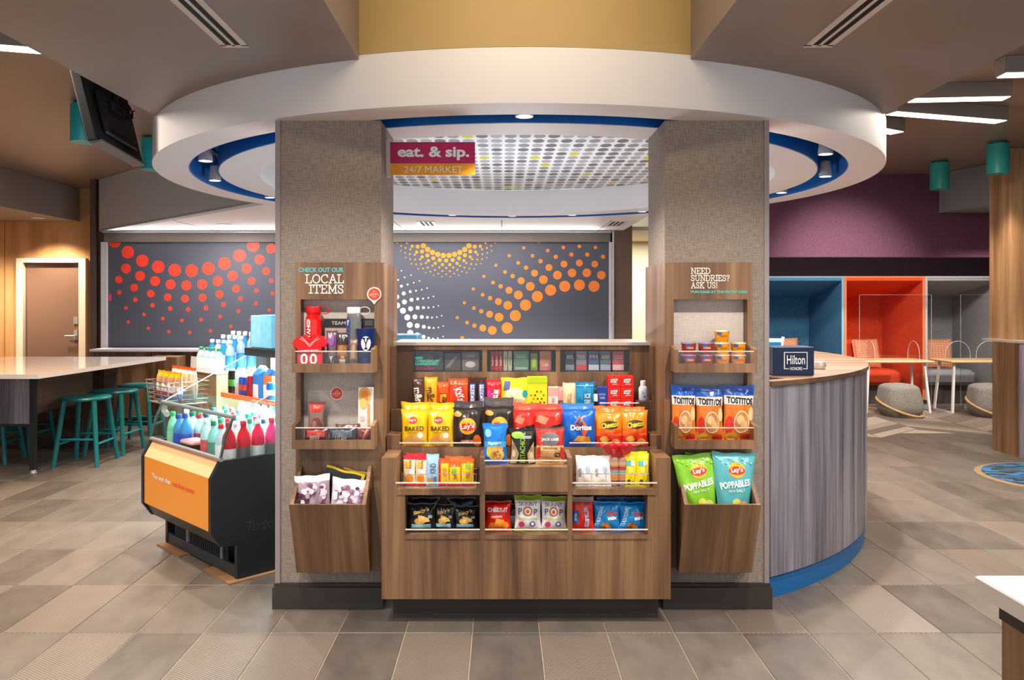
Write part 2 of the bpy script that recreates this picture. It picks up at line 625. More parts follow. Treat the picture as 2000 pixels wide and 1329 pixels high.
def carton(name, label, cat, box, d, color, ops=(), dep=.05, group=None, yaw=0, tilt=0, rough=.4, top=None, fz=None):
    """cardboard carton with a lid flap line"""
    x0, x1, yt, yb = box
    if fz is not None: yb = CY + (HC - fz) * F / d
    w, h = (x1 - x0) / F * d, (yb - yt) / F * d
    b = MB()
    b.mat(pm(color, rough, amt=.04)).bbox(-w / 2, w / 2, 0, dep, 0, h, .0025)
    if top: b.mat(pm(top, rough)).box(-w / 2 + .003, w / 2 - .003, .003, dep - .003, h, h + .0012)
    o = b.build(name, None, None, origin=(0, 0, 0))
    o.location = (PX((x0 + x1) / 2, d), d, PZ(yb, d))
    o.rotation_euler = (math.radians(-tilt), 0, math.radians(yaw))
    tag(o, label, cat, group)
    if ops:
        pr = Print(lambda u, v, L=0: (u * w / 2, -L, v * h), w, h)
        run_print(pr, ops)
        pr.done(o)
    return o
# ================================================================ setting
M_CEIL = pm('#8a7568', .38, amt=.03, scale=1)
M_WING = pm('#8b7d77', .45, amt=.03, scale=1)
M_WHITE = pm('#e8e4e6', .5, amt=.02)
M_BLUE = pm('#0a66b8', .5, amt=.03)
M_GREY = pm('#8f9198', .6, amt=.03)
M_DARK = pm('#3a3230', .45, amt=.06)
M_STEEL = pm('#b9bcc4', .35, .6, amt=.04)
M_WALNUT = wood('walnut_laminate', ['#573d29', '#6f5037', '#836144', '#967454'])
M_WALNUT_B = wood('walnut_laminate_bin', ['#573d29', '#6f5037', '#836144', '#967454'], yscale=.05)
M_WALNUT_H = wood('walnut_laminate_h', ['#573d29', '#6f5037', '#836144', '#967454'], 'X')
M_COOLWOOD = wood('cool_tinted_laminate', ['#58545c', '#736e78', '#8a8590', '#a09ba5'], band=5, grain=.3)  # cool light on the desk front is put into these lavender greys
M_OAK = wood('oak_panel', ['#b98f60', '#c79b6a', '#d2a878', '#d8b182'], band=1.6, grain=.12)
M_DKWOOD = wood('dark_oak', ['#3b2b23', '#4c382d', '#5c463a', '#6a5344'], 'Y')
M_LINEN = weave('linen_wallcovering', '#83766d', '#998c81')
M_CREAM = pm('#efe3c4', .7, amt=.02)

# floor ---------------------------------------------------------
floor = struct(MB().box(-7.6, 7.8, -2.5, 13, -.05, -.004).build('floor', pm('#b5a48e', .7), origin=(0, 0, -.05)))
def tile_material(name, base, ribbed):
    m, nt, b = newmat(name)
    tc = nt.nodes.new('ShaderNodeTexCoord')
    oi = nt.nodes.new('ShaderNodeObjectInfo')
    addv = nt.nodes.new('ShaderNodeVectorMath')
    addv.operation = 'ADD'
    nt.links.new(tc.outputs['Object'], addv.inputs[0])
    nt.links.new(oi.outputs['Location'], addv.inputs[1])
    n1 = nt.nodes.new('ShaderNodeTexNoise')
    mp = nt.nodes.new('ShaderNodeMapping')
    mp.inputs['Scale'].default_value = (5, 2.2, 3)
    mp.inputs['Rotation'].default_value = (0, 0, .6)
    nt.links.new(addv.outputs[0], mp.inputs['Vector'])
    nt.links.new(mp.outputs[0], n1.inputs['Vector'])
    n1.inputs['Scale'].default_value = 1.4
    n1.inputs['Detail'].default_value = 5
    n1.inputs['Roughness'].default_value = .65
    ad = nt.nodes.new('ShaderNodeMath')
    ad.operation = 'MULTIPLY_ADD'
    ad.inputs[1].default_value = .42
    nt.links.new(oi.outputs['Random'], ad.inputs[0])
    nt.links.new(n1.outputs['Fac'], ad.inputs[2])
    rp = nt.nodes.new('ShaderNodeValToRGB')
    rp.color_ramp.elements[0].position = .35
    rp.color_ramp.elements[0].color = lin(base[0])
    rp.color_ramp.elements[1].position = 1.15
    rp.color_ramp.elements[1].color = lin(base[1])
    nt.links.new(ad.outputs[0], rp.inputs['Fac'])
    col = rp.outputs['Color']
    b.inputs['Roughness'].default_value = .42
    if ribbed:
        wv = nt.nodes.new('ShaderNodeTexWave')
        wv.inputs['Scale'].default_value = 26
        mr = nt.nodes.new('ShaderNodeMapping')
        mr.inputs['Rotation'].default_value = (0, 0, math.radians(ribbed))
        nt.links.new(tc.outputs['Object'], mr.inputs['Vector'])
        nt.links.new(mr.outputs[0], wv.inputs['Vector'])
        mx = nt.nodes.new('ShaderNodeMix')
        mx.data_type = 'RGBA'
        mx.inputs[7].default_value = lin('#93867a')
        nt.links.new(col, mx.inputs[6])
        ml = nt.nodes.new('ShaderNodeMath')
        ml.operation = 'MULTIPLY'
        ml.inputs[1].default_value = .62
        nt.links.new(wv.outputs['Fac'], ml.inputs[0])
        nt.links.new(ml.outputs[0], mx.inputs[0])
        col = mx.outputs[2]
        bp = nt.nodes.new('ShaderNodeBump')
        bp.inputs['Strength'].default_value = .35
        bp.inputs['Distance'].default_value = .003
        nt.links.new(wv.outputs['Fac'], bp.inputs['Height'])
        nt.links.new(bp.outputs[0], b.inputs['Normal'])
    nt.links.new(col, b.inputs['Base Color'])
    return m
TM = [tile_material('tile_plain', ('#4b443f', '#70675f'), 0),
      tile_material('tile_ribbed', ('#463c36', '#61564e'), 62),
      tile_material('tile_ribbed_other_way', ('#463c36', '#61564e'), -58)]
TX0, TW, TY0, TD = .172, .305, 3.007, .611
def tile_mb(x0, y0):
    return MB().bbox(x0 + .0018, x0 + TW - .0018, y0 + .0018, y0 + TD - .0018, -.008, 0, .0022)
tile_me = []
for k in range(3):
    o = tile_mb(-TW / 2, -TD / 2).build('tile', TM[k], None, origin=(0, 0, 0))
    tile_me.append(o.data)
    bpy.data.objects.remove(o)
RIBS = {(0, -7), (0, -5), (0, -4), (0, -2), (0, 0), (1, -8), (1, 1), (1, 3), (1, 5), (2, 8), (2, 6), (2, -5), (3, 10), (3, 12), (4, -14), (-1, -3), (-1, 1), (5, 9)}
cells = []
for r in range(-2, 16):
    for k in range(-26, 25):
        x, y = TX0 + k * TW, TY0 + r * TD
        if y > 8.9 and x > 2.2: continue
        if y > 12: continue
        pxa = CX + x / max(y + TD / 2, .5) * F
        vis = y > 2.3 and -170 < pxa < 2010
        hidden = (-.6 < x < .6 and y > 3.9) or (abs(math.hypot(x + .15 - .11, y + .3 - 6.13)) < 2.1)
        cells.append((0 if vis and not hidden else 1, y, r, k, x))
cells.sort()
rest = MB()
for i, (h, y, r, k, x) in enumerate(cells):
    rb = 0
    if (r, k) in RIBS: rb = 1 + (k % 2)
    if i < 300:
        o = bpy.data.objects.new('tile', tile_me[rb])
        COL.objects.link(o)
        o.parent = floor
        o.location = (x + TW / 2, y + TD / 2, .05)
    else:
        rest.add(*[(q.v, q.f) for q in [tile_mb(x, y)]][0])
o = rest.build('tile_field', TM[0], floor, world=True)
o['kind'] = 'stuff'
# herringbone planks of the lounge corner
hb = MB()
hm = [pm(c, .5, amt=.08, scale=14) for c in ('#8d8075', '#a39588', '#776a60', '#b0a395')]
rs = random.Random(3)
L, Wd = .92, .16
for zig in range(10):
    for st in range(42):
        for side in (0, 1):
            hb.mat(hm[(st * 3 + zig + side * 2 + rs.randint(0, 1)) % 4])
            ang = math.radians(40) * (1 if side else -1)
            cx = 2.4 + zig * 1.42 + (.71 if side else 0) * 1.0
            cy = 9.0 + st * .21
            ux, uy = math.cos(ang), math.sin(ang)
            p = []
            for a, b in ((-.5, -.5), (.5, -.5), (.5, .5), (-.5, .5)):
                p.append((cx + ux * a * L * .99, cy + uy * a * L * .99 + b * .205))
            if min(q[0] for q in p) > 2.15 and max(q[0] for q in p) < 7.6 and 9.15 < cy < 12.3:
                hb.prism(p, -.008, .002)
o = hb.build('herringbone_planks', None, floor, world=True)
o['kind'] = 'stuff'
# ceilings, drum -------------------------------------------------
CZ = 3.04
struct(MB().prism([(-7.6, -1), (7.8, -1), (7.8, 9.6), (2.6, 9.6), (2.6, 10.8), (-7.6, 10.8)], CZ, CZ + .1).build('ceiling', M_CEIL))
def circ(r, a): return (DRUM[0] + r * math.cos(math.radians(a)), DRUM[1] + r * math.sin(math.radians(a)))
def wing(x0, x1):
    arc = []
    n = 14
    for i in range(n + 1):
        x = x1 + (x0 - x1) * i / n
        arc.append((x, DRUM[1] - math.sqrt(2.5 ** 2 - (x - DRUM[0]) ** 2)))
    return [(x0, -.8), (x1, -.8)] + arc
wl = struct(MB().prism(wing(-2.08, -.66), 2.62, 3.035).build('ceiling_soffit', M_WING))
wr = struct(MB().prism(wing(.872, 2.275), 2.62, 3.035).build('ceiling_soffit', M_WING))
def slot_vent(x0, x1, y0, y1, z, parent=None, n=2):
    """linear slot diffuser let into a soffit"""
    t = thing('slot_vent', 'x', 'vent', ((x0 + x1) / 2, (y0 + y1) / 2, z))
    f = MB()
    w = (x1 - x0)
    gap = w / (2 * n + 1) * 1.05
    xs = [x0]
    for i in range(n):
        c = x0 + w * (i + 1) / (n + 1)
        xs += [c - gap / 2, c + gap / 2]
    xs.append(x1)
    for i in range(0, len(xs), 2):
        f.box(xs[i], xs[i + 1], y0, y1, z - .005, z)
    f.box(x0, x1, y0 - .02, y0 + .012, z - .005, z).box(x0, x1, y1 - .012, y1 + .02, z - .005, z)
    f.build('frame', pm('#d9d0ce', .4), t, world=True)
    for i in range(n):
        c = x0 + w * (i + 1) / (n + 1)
        MB().box(c - gap / 2, c + gap / 2, y0, y1, z - .004, z - .0005).build('slot', pm('#15110f', .8), t, world=True)
    return t
v = slot_vent(-1.225, -1.105, 1.6, 3.48, 2.62); v['label'] = 'white two-slot air vent in the soffit left of the gold drum wall'
v = slot_vent(1.32, 1.445, 1.6, 3.48, 2.62); v['label'] = 'white two-slot air vent in the soffit right of the gold drum wall'
struct(MB().arc_slab(DRUM, 2.34, 2.56, 2.39, 2.64, 0, 360, 128).build('ceiling_ring', M_WHITE, origin=(*DRUM, 2.39)))
struct(MB().arc_slab(DRUM, 1.88, 2.15, 2.39, 2.62, 0, 360, 128).build('ceiling_ring', M_WHITE, origin=(*DRUM, 2.39)))
sl = MB()
sl.arc_slab(DRUM, 2.15, 2.34, 2.625, 2.635, 0, 360, 128).arc_slab(DRUM, 2.333, 2.3395, 2.393, 2.62, 0, 360, 128).arc_slab(DRUM, 2.1505, 2.157, 2.393, 2.62, 0, 360, 128)
struct(sl.build('trim_1', M_BLUE, origin=(*DRUM, 2.39)))
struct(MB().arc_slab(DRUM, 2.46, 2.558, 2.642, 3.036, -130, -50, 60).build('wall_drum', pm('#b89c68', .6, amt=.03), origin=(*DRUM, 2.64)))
# dotted ceiling disc inside the drum: printed ovals
def dot_material():
    m, nt, b = newmat('dotted_ceiling_print')
    tc = nt.nodes.new('ShaderNodeTexCoord')
    mp = nt.nodes.new('ShaderNodeMapping')
    mp.inputs['Scale'].default_value = (10.2, 6.2, 1)
    nt.links.new(tc.outputs['Object'], mp.inputs['Vector'])
    fr = nt.nodes.new('ShaderNodeVectorMath'); fr.operation = 'FRACTION'
    fl = nt.nodes.new('ShaderNodeVectorMath'); fl.operation = 'FLOOR'
    nt.links.new(mp.outputs[0], fr.inputs[0]); nt.links.new(mp.outputs[0], fl.inputs[0])
    sb = nt.nodes.new('ShaderNodeVectorMath'); sb.operation = 'SUBTRACT'
    sb.inputs[1].default_value = (.5, .5, 0)
    nt.links.new(fr.outputs[0], sb.inputs[0])
    sx = nt.nodes.new('ShaderNodeVectorMath'); sx.operation = 'MULTIPLY'
    sx.inputs[1].default_value = (1, 1, 0)
    nt.links.new(sb.outputs[0], sx.inputs[0])
    ln = nt.nodes.new('ShaderNodeVectorMath'); ln.operation = 'LENGTH'
    nt.links.new(sx.outputs[0], ln.inputs[0])
    lt = nt.nodes.new('ShaderNodeMath'); lt.operation = 'LESS_THAN'; lt.inputs[1].default_value = .41
    nt.links.new(ln.outputs['Value'], lt.inputs[0])
    wn = nt.nodes.new('ShaderNodeTexWhiteNoise'); wn.noise_dimensions = '2D'
    nt.links.new(fl.outputs[0], wn.inputs['Vector'])
    rp = nt.nodes.new('ShaderNodeValToRGB'); rp.color_ramp.interpolation = 'CONSTANT'
    el = rp.color_ramp.elements
    el[0].color = lin('#6f6a68'); el[1].position = .3; el[1].color = lin('#a5a2a4')
    e = el.new(.62); e.color = lin('#8c8889')
    e = el.new(.955); e.color = lin('#c9bf2e')
    nt.links.new(wn.outputs['Value'], rp.inputs['Fac'])
    mx = nt.nodes.new('ShaderNodeMix'); mx.data_type = 'RGBA'
    mx.inputs[6].default_value = lin('#e2dedd')
    nt.links.new(rp.outputs['Color'], mx.inputs[7])
    nt.links.new(lt.outputs[0], mx.inputs[0])
    nt.links.new(mx.outputs[2], b.inputs['Base Color'])
    b.inputs['Roughness'].default_value = .6
    return m
d = MB().lathe([(1.88, 0), (1.88, .012)], (*DRUM, 2.622), 96).build('ceiling_disc', dot_material(), origin=(*DRUM, 2.622))
struct(d)
# back-room white ceiling under the bulkhead
poly = [circ(2.5, a) for a in range(156, 55, -4)]
poly = [(-5.06, 10.03), (-2.24, 7.2)] + poly + [(1.52, 8.2), (1.52, 10.03)]
bc = struct(MB().prism(poly, 2.393, 2.41).build('ceiling_back', pm('#e9e6e6', .6, amt=.01)))
for i, x in enumerate((-3.6, -2.4, -1.2, 0, 1.2)):      # panel joints
    MB().box(x - .006, x + .006, 8.72, 10.0, 2.3915, 2.394).build('joint', pm('#77757a', .7), bc, world=True)
for x, lbl in ((-.95, 'small grey louvre vent in the white ceiling left of the orange dots'), (1.2, 'small grey louvre vent in the white ceiling by the right end of the mural')):
    t = slot_vent(x, x + .2, 8.85, 9.35, 2.393, n=3)
    t['label'] = lbl
# diagonal bulkhead left of the drum, left bulkhead, right bulkhead
def wallseg(name, a, b, z0, z1, mat, th=.1):
    dx, dy = b[0] - a[0], b[1] - a[1]
    L = math.hypot(dx, dy)
    nx, ny = -dy / L * th, dx / L * th
    return struct(MB().prism([a, b, (b[0] + nx, b[1] + ny), (a[0] + nx, a[1] + ny)], z0, z1).build(name, mat))
wallseg('wall_bulkhead', (-2.24, 7.2), (-5.06, 10.03), 2.387, 3.036, pm('#a9b0bb', .6, amt=.03), -.1)
struct(MB().box(-7.5, -5.7, 5.5, 10.78, 2.587, 3.036).build('ceiling_bulkhead', M_WING))
struct(MB().prism([(5.25, 9.59), (5.53, 8.3), (7.7, 8.3), (7.7, 9.59)], 2.57, 3.036).build('ceiling_bulkhead', M_GREY))
# walls
struct(MB().box(-7.6, -7.5, -1, 10.9, 0, CZ).build('wall_left', M_OAK))
struct(MB().box(7.7, 7.8, -1, 12.7, 0, CZ).build('wall_right', pm('#77706c', .7)))
wb = MB().box(-7.5, -6.53, 10.8, 10.9, 0, CZ).box(-5.6, -4.98, 10.8, 10.9, 0, CZ).box(-6.53, -5.6, 10.8, 10.9, 2.1, CZ)
wbo = struct(wb.build('wall_back', M_OAK, origin=(0, 10.8, 0)))
for x in (-7.1, -6.72, -5.52):
    MB().box(x - .004, x + .004, 10.795, 10.8, 0, CZ).build('joint', pm('#8d6a42', .6), wbo, world=True)
# grey-brown door with cream frame
dr = thing('door_1', None, None, (-6.07, 10.8, 0))
dr['kind'] = 'structure'
MB().box(-6.53, -6.44, 10.74, 10.86, 0, 2.09).box(-5.69, -5.6, 10.74, 10.86, 0, 2.09).box(-6.44, -5.69, 10.74, 10.86, 2.03, 2.09).build('frame', pm('#e9d9c6', .5), dr, world=True)
MB().box(-6.437, -5.693, 10.8, 10.845, .01, 2.027).build('door_leaf', pm('#7b5f50', .5, amt=.05), dr, world=True)
h = MB().box(-5.78, -5.73, 10.785, 10.8, .98, 1.12).cyl((-5.755, 10.79, 1.04), (-5.755, 10.74, 1.04), .012).cyl((-5.75, 10.745, 1.04), (-5.88, 10.745, 1.04), .011)
h.build('lever_handle', M_STEEL, dr, world=True)
MB().box(-5.785, -5.725, 10.785, 10.8, 1.2, 1.3).build('lock_plate', M_STEEL, dr, world=True)
# mural: roll-down shutter with printed dots, in a metal frame over the back counter
MY = 10.03
struct(MB().box(-4.98, -.9, MY + .12, MY + .22, 0, 2.39).box(-.9, 1.38, MY + .12, MY + .22, 0, 2.39).build('wall_back', pm('#6b625c', .7), origin=(0, MY, 0)))
struct(MB().box(-5.16, -5.09, MY - .02, MY + .4, 0, CZ).box(-5.09, -4.98, MY + .05, MY + .4, 0, CZ).build('wall_pillar', pm('#5a4740', .6)))
mu = thing('mural_shutter', 'charcoal shutter mural with rings of red, yellow, white and orange dots', 'mural', (-1.8, MY, .93))
MB().box(-4.945, 1.345, MY, MY + .02, .93, 2.25).build('panel', pm('#4d4f5c', .55, amt=.03, scale=2), mu, world=True)
MB().box(-4.98, 1.36, MY - .03, MY + .1, 2.25, 2.365).build('header_box', pm('#6a615b', .5), mu, world=True)
MB().box(-5.0, 1.37, MY - .04, MY + .1, 2.365, 2.388).build('top_rail', M_STEEL, mu, world=True)
for x0, x1 in ((-5.02, -4.945), (1.345, 1.385)):
    MB().box(x0, x1, MY - .03, MY + .08, .9, 2.25).build('guide_rail', pm('#cfcdd2', .4), mu, world=True)
def dots(name, color, items):
    """items: (px, py, radius_px) in photo pixels, flat discs printed on the panel"""
    b = MB()
    for px, py, r in items:
        x, z = PX(px, MY), PZ(py, MY)
        R = r / F * MY
        if z - R < .935 or x - R < -4.94 or x + R > 1.34: continue
        n = 20 if r > 4 else 10
        pts = [(x + R * math.cos(6.2832 * i / n), MY - .0015, min(2.249, z + R * math.sin(6.2832 * i / n))) for i in range(n)]
        if pts[n // 4][2] - min(p[2] for p in pts) < .004: continue
        b.add(pts, [tuple(range(n))])
    o = b.build(name, pm(color, .5), mu, world=True)
    o['label'] = color and {'#f4442f': 'red dots', '#dc8a1c': 'yellow dots', '#f4f0e6': 'white dots', '#ee8030': 'orange dots'}[color]
    o['kind'] = 'stuff'
S2, O2 = 3.571, (0, 400)
def r2(cx, cy, R, a0, step, n, rad):
    return [((cx + R * math.cos(math.radians(a0 + step * i))) / S2 + O2[0], (cy + R * math.sin(math.radians(a0 + step * i))) / S2 + O2[1], rad / S2) for i in range(n)]
red = []
for R, st, ph, rad in ((705, 9.6, 87, 44), (807, 7.85, 90.0, 35), (899, 7.75, 90.6, 27), (974, 7.35, 89.3, 16), (1051, 7.3, 91.7, 13.5), (1136, 7.35, 88.8, 12), (730, 9.4, 45, 30)):
    if R == 730: continue
    red += r2(1300, -243, R, ph - st * 7, st, 15, rad)
dots('red_dots', '#f4442f', [q for q in red if 205 < q[0] < 545])
S6, O6 = 2.768, (680, 200)
def r6(cx, cy, R, a0, step, n, rad):
    return [((cx + R * math.cos(math.radians(a0 + step * i))) / S6 + O6[0], (cy + R * math.sin(math.radians(a0 + step * i))) / S6 + O6[1], rad / S6) for i in range(n)]
yel = []
for i, (R, rad) in enumerate(((169, 14), (196, 11), (219, 8.5), (236, 5.5), (254, 5), (270, 4.2), (284, 3.6))):
    st = 10.4 if i < 3 else 9.2
    yel += r6(530, 660, R, 90 - st * 7.5 + (st / 2 if i % 2 else 0), st, 16, rad)
dots('yellow_dots', '#dc8a1c', [q for q in yel if q[1] > 474])
wht = []
for i, (R, rad) in enumerate(((166, 16), (205, 13), (240, 10.5), (268, 7.5), (292, 5), (318, 4), (345, 3.6))):
    st = 14.8 - .9 * i
    wht += r6(170, 1235, R, -70 + (st / 2 if i % 2 else 0), st, 9, rad)
dots('white_dots', '#f4f0e6', [q for q in wht if q[0] > 764])
org = []
for i, (R, rad) in enumerate(((444, 30), (511, 23.5), (563, 18.5), (610, 11.5), (653, 10), (712, 8.5))):
    st = 10.25 if i < 1 else 9.4 - .45 * i
    org += r6(1250, 1432, R, 270 - st * 10 + (st / 2 if i % 2 else 0), st, 14, rad)
dots('orange_dots', '#ee8030', [q for q in org if q[0] > 860])
MB().box(-4.93, -4.9, MY - .003, MY, 1.51, 1.6).build('sticker', pm('#e0347e', .5), mu, world=True)
# back counter below the mural
bk = thing('back_counter', 'brown wood base cabinets with white sill under the dotted mural', 'counter', (-1.8, 9.85, 0))
MB().box(-4.97, 1.36, 9.62, 9.985, .9, .928).build('worktop', pm('#e4e4ea', .3), bk, world=True)
MB().box(-4.95, 1.34, 9.72, 10.0, 0, .09).build('toe_kick', M_DARK, bk, world=True)
for i in range(9):
    x0 = -4.95 + i * .7
    MB().bbox(x0 + .003, min(1.34, x0 + .697), 9.68, 9.98, .09, .9, .003).build('door', M_WALNUT, bk, world=True)
# cream corridor right of the mural
struct(MB().box(1.385, 1.63, MY - .05, MY + .5, 0, 2.9).build('wall_end', pm('#6b5547', .6)))
struct(MB().box(1.38, 1.40, MY - .07, MY - .05, 0, 2.39).build('trim_2', M_STEEL))
struct(MB().box(1.0, 3.0, 12.55, 12.65, 0, CZ).build('wall_corridor', M_CREAM))
struct(MB().box(1.0, 3.0, 10.6, 12.6, 2.45, 2.5).build('ceiling_corridor', M_CREAM))
light('corridor_light', 'AREA', (2.1, 11.4, 2.42), 70, (1, .93, .8), .6, (2.1, 11.4, 0))
light('back_room_light', 'AREA', (-.9, 9.3, 2.38), 52, (1, .95, .9), 2.6, (-.9, 9.3, 0), sy=.3)
light('back_room_light', 'AREA', (-3.4, 9.2, 2.38), 36, (1, .95, .9), .3, (-3.4, 9.2, 0), sy=.3)
light('back_ceiling_fill', 'AREA', (-1.8, 9.9, 2.30), 26, (1, .96, .92), 6, (-1.8, 9.2, 2.42), sy=.05)  # added strip without a fitting, brightens the white back ceiling
# lounge alcove
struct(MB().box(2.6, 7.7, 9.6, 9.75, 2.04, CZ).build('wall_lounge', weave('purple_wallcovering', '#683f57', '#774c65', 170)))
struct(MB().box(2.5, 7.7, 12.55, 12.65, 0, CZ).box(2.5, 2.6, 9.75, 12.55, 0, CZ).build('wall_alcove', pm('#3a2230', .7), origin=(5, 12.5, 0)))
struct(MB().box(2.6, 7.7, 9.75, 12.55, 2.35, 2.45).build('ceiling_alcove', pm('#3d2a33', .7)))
# pillars that carry the drum -------------------------------------
def pillar(x0, x1, edge_left):
    p = thing('pillar', None, None, ((x0 + x1) / 2, 3.92, 0))
    p['kind'] = 'structure'
    MB().box(x0, x1, 3.92, 4.36, 0, 2.391).build('linen_face', M_LINEN, p, world=True)
    tr = MB()
    xe = x0 if edge_left else x1 - .02
    tr.box(xe - .002, xe + .022, 3.912, 4.362, .12, 2.39)
    tr.build('corner_trim', pm('#94898a', .45), p, world=True)
    b = MB().box(x0 - .012, x1 + .012, 3.895, 4.372, 0, .105).box(x0 - .006, x1 + .006, 3.905, 4.366, .105, .122)
    b.build('skirting', M_DARK, p, world=True)
    return p
pillar(-1.108, -.592, True)
pillar(.80, 1.308, False)
# ================================================================ light fittings
for i, a in enumerate(SPOT_ANGLES):
    x, y = circ(2.25, a)
    lbl = {0: 'small white spotlight in the blue slot above the gap between the two pillars'}.get(i)
    ang = a % 360
    side = 'left' if 90 < ang < 270 else 'right'
    names = {-34: 'upper of three white spotlights in the blue slot right of the right pillar',
             -10: 'middle of three white spotlights in the blue slot, farthest out to the right',
             12: 'lower of three white spotlights in the blue slot right of the right pillar',
             207: 'upper of three white spotlights in the blue slot left of the left pillar',
             185: 'middle of three white spotlights in the blue slot, farthest out to the left',
             160: 'lower of three white spotlights in the blue slot left of the left pillar',
             106: 'far white spotlight at the left of three above the dotted mural',
             90: 'far white spotlight at the middle of three above the dotted mural',
             74: 'far white spotlight at the right of three above the dotted mural'}
    t = thing('spotlight', lbl or names.get(a, 'white spotlight in the drum slot, hidden behind a pillar'), 'spotlight', (x, y, 2.40), math.radians(a), 'track spotlights in the blue slot')
    MB().lathe([(.022, .115), (.034, .11), (.045, .02), (.045, 0), (.04, 0), (.036, .02)], n=18).build('head', pm('#d8d6d8', .35), t)
    MB().lathe([(.0001, .008), (.036, .008), (.036, .012)], n=18).build('lens', pm('#fff2dc', .4, emit=7, amt=0), t)
    MB().cyl((0, 0, .11), (0, 0, .188), .008).build('stem', pm('#8a8a90', .4, .5), t)
for a0, lbl in ((-46, 'grey track rail in the drum slot, right'), (182, 'grey track rail in the drum slot, left')):
    pts = [(*circ(2.25, a0 + k * 3), 2.605) for k in range(20)]
    tag(MB().tube(pts, .016, 6).build('track_rail', pm('#77777c', .4, .4)), lbl + ' of the pillars', 'rail')
pn = ['teal pendant cylinder nearest the black screen on the left ceiling', 'teal pendant cylinder half hidden behind the white drum edge', None, None,
      'farther of two teal pendant cylinders on the right ceiling', 'nearer of two teal pendant cylinders on the right ceiling', None, None]
out_n = iter(('left and farther from the camera', 'left and nearer the camera', 'right and farther from the camera', 'right and nearer the camera'))
for (x, y), lb in zip(PEND, pn):
    if lb is None: lb = 'teal pendant cylinder outside the picture, ' + next(out_n)
    t = thing('pendant_lamp', lb, 'lamp', (x, y, 2.73), 0, 'teal cylinder lamps')
    MB().lathe([(.088, .0), (.098, 0), (.098, .285), (.09, .29)], n=28).build('shade', pm('#2f9d96' if x > 0 else '#1fa6b4', .35), t)
    MB().lathe([(.075, .288), (.075, .31)], n=24).build('canopy', pm('#2a5a5c', .5), t)
    MB().lathe([(.088, .004), (.06, .035), (.0001, .06)], n=24).build('reflector', pm('#dcdcdc', .15, .9), t)
    MB().lathe([(.0001, .012), (.03, .012), (.032, .03)], n=14).build('bulb', pm('#ffe2b8', .4, emit=10, amt=0), t)
def linear(x0, y0, x1, y1, wd, label, z=2.93, pw=34):
    """surface-mounted linear light"""
    L = math.hypot(x1 - x0, y1 - y0)
    t = thing('linear_light', label, 'light', ((x0 + x1) / 2, (y0 + y1) / 2, z), math.atan2(y1 - y0, x1 - x0), 'linear ceiling lights')
    light('linear_light_source', 'AREA', ((x0 + x1) / 2, (y0 + y1) / 2, z - .01), pw * L, (1, .88, .74), L, sy=wd).rotation_euler = (0, 0, math.atan2(y1 - y0, x1 - x0))
    MB().bbox(-L / 2, L / 2, -wd / 2, wd / 2, .004, CZ - z, .003).build('housing', pm('#8b8480', .5), t)
    MB().box(-L / 2 + .01, L / 2 - .01, -wd / 2 + .01, wd / 2 - .01, 0, .006).build('diffuser', pm('#fff0da', .5, emit=5, amt=0), t)
linear(2.90, 5.68, 3.56, 5.62, .13, 'short white linear light, upper of the crossing pair on the right ceiling')
linear(2.95, 6.06, 3.98, 6.36, .13, 'long white linear light slanting below a shorter one on the right ceiling')
linear(2.9, 6.50, 3.36, 6.78, .14, 'linear light whose end shows past the right edge of the white drum', pw=4)
linear(3.15, 5.05, 3.9, 4.98, .13, 'linear light cut off by the right picture edge, nearest the camera')
linear(-3.5, 4.3, -2.62, 4.56, .13, 'linear light cut off at the top left picture corner')
tag(MB().box(5.75, 6.4, 8.6, 8.68, 2.562, 2.57).build('recessed_light', pm('#fff0da', .5, emit=3, amt=0)), 'thin recessed strip light under the grey bulkhead at right', 'light')
for (x, y, z), lb in (((-5.98, 10.3, 2.585), 'round recessed light under the bulkhead above the brown door'), ((-3.2, 9.2, 2.391), 'round recessed light in the white ceiling left of the left pillar'),):
    t = thing('downlight', lb, 'light', (x, y, z), 0)
    MB().lathe([(.085, 0), (.085, -.005), (.066, -.006)], n=24).build('trim_ring', pm('#f0ece6', .4), t)
    MB().lathe([(.0001, -.003), (.066, -.003), (.066, -.001)], n=24).build('lens', pm('#fff0d0', .4, emit=8, amt=0), t)
light('door_downlight', 'SPOT', (-5.98, 10.3, 2.56), 170, WARM, .05, (-5.98, 10.45, 0), 120, .7)
light('door_downlight', 'SPOT', (-6.9, 9.6, 2.56), 200, WARM, .05, (-6.9, 10.2, 0), 120, .7)
light('alcove_fill', 'AREA', (5.0, 10.2, 2.33), 60, (1, .92, .85), 4, (5, 10.9, 0), sy=.2)  # extra light under the alcove ceiling, put in to brighten the lounge

# ================================================================ television hung from the ceiling, seen from behind
t = thing('television', 'black television hanging from the ceiling, seen from behind, with loose cables', 'television', (-2.44, 5.07, 2.44), math.radians(8))
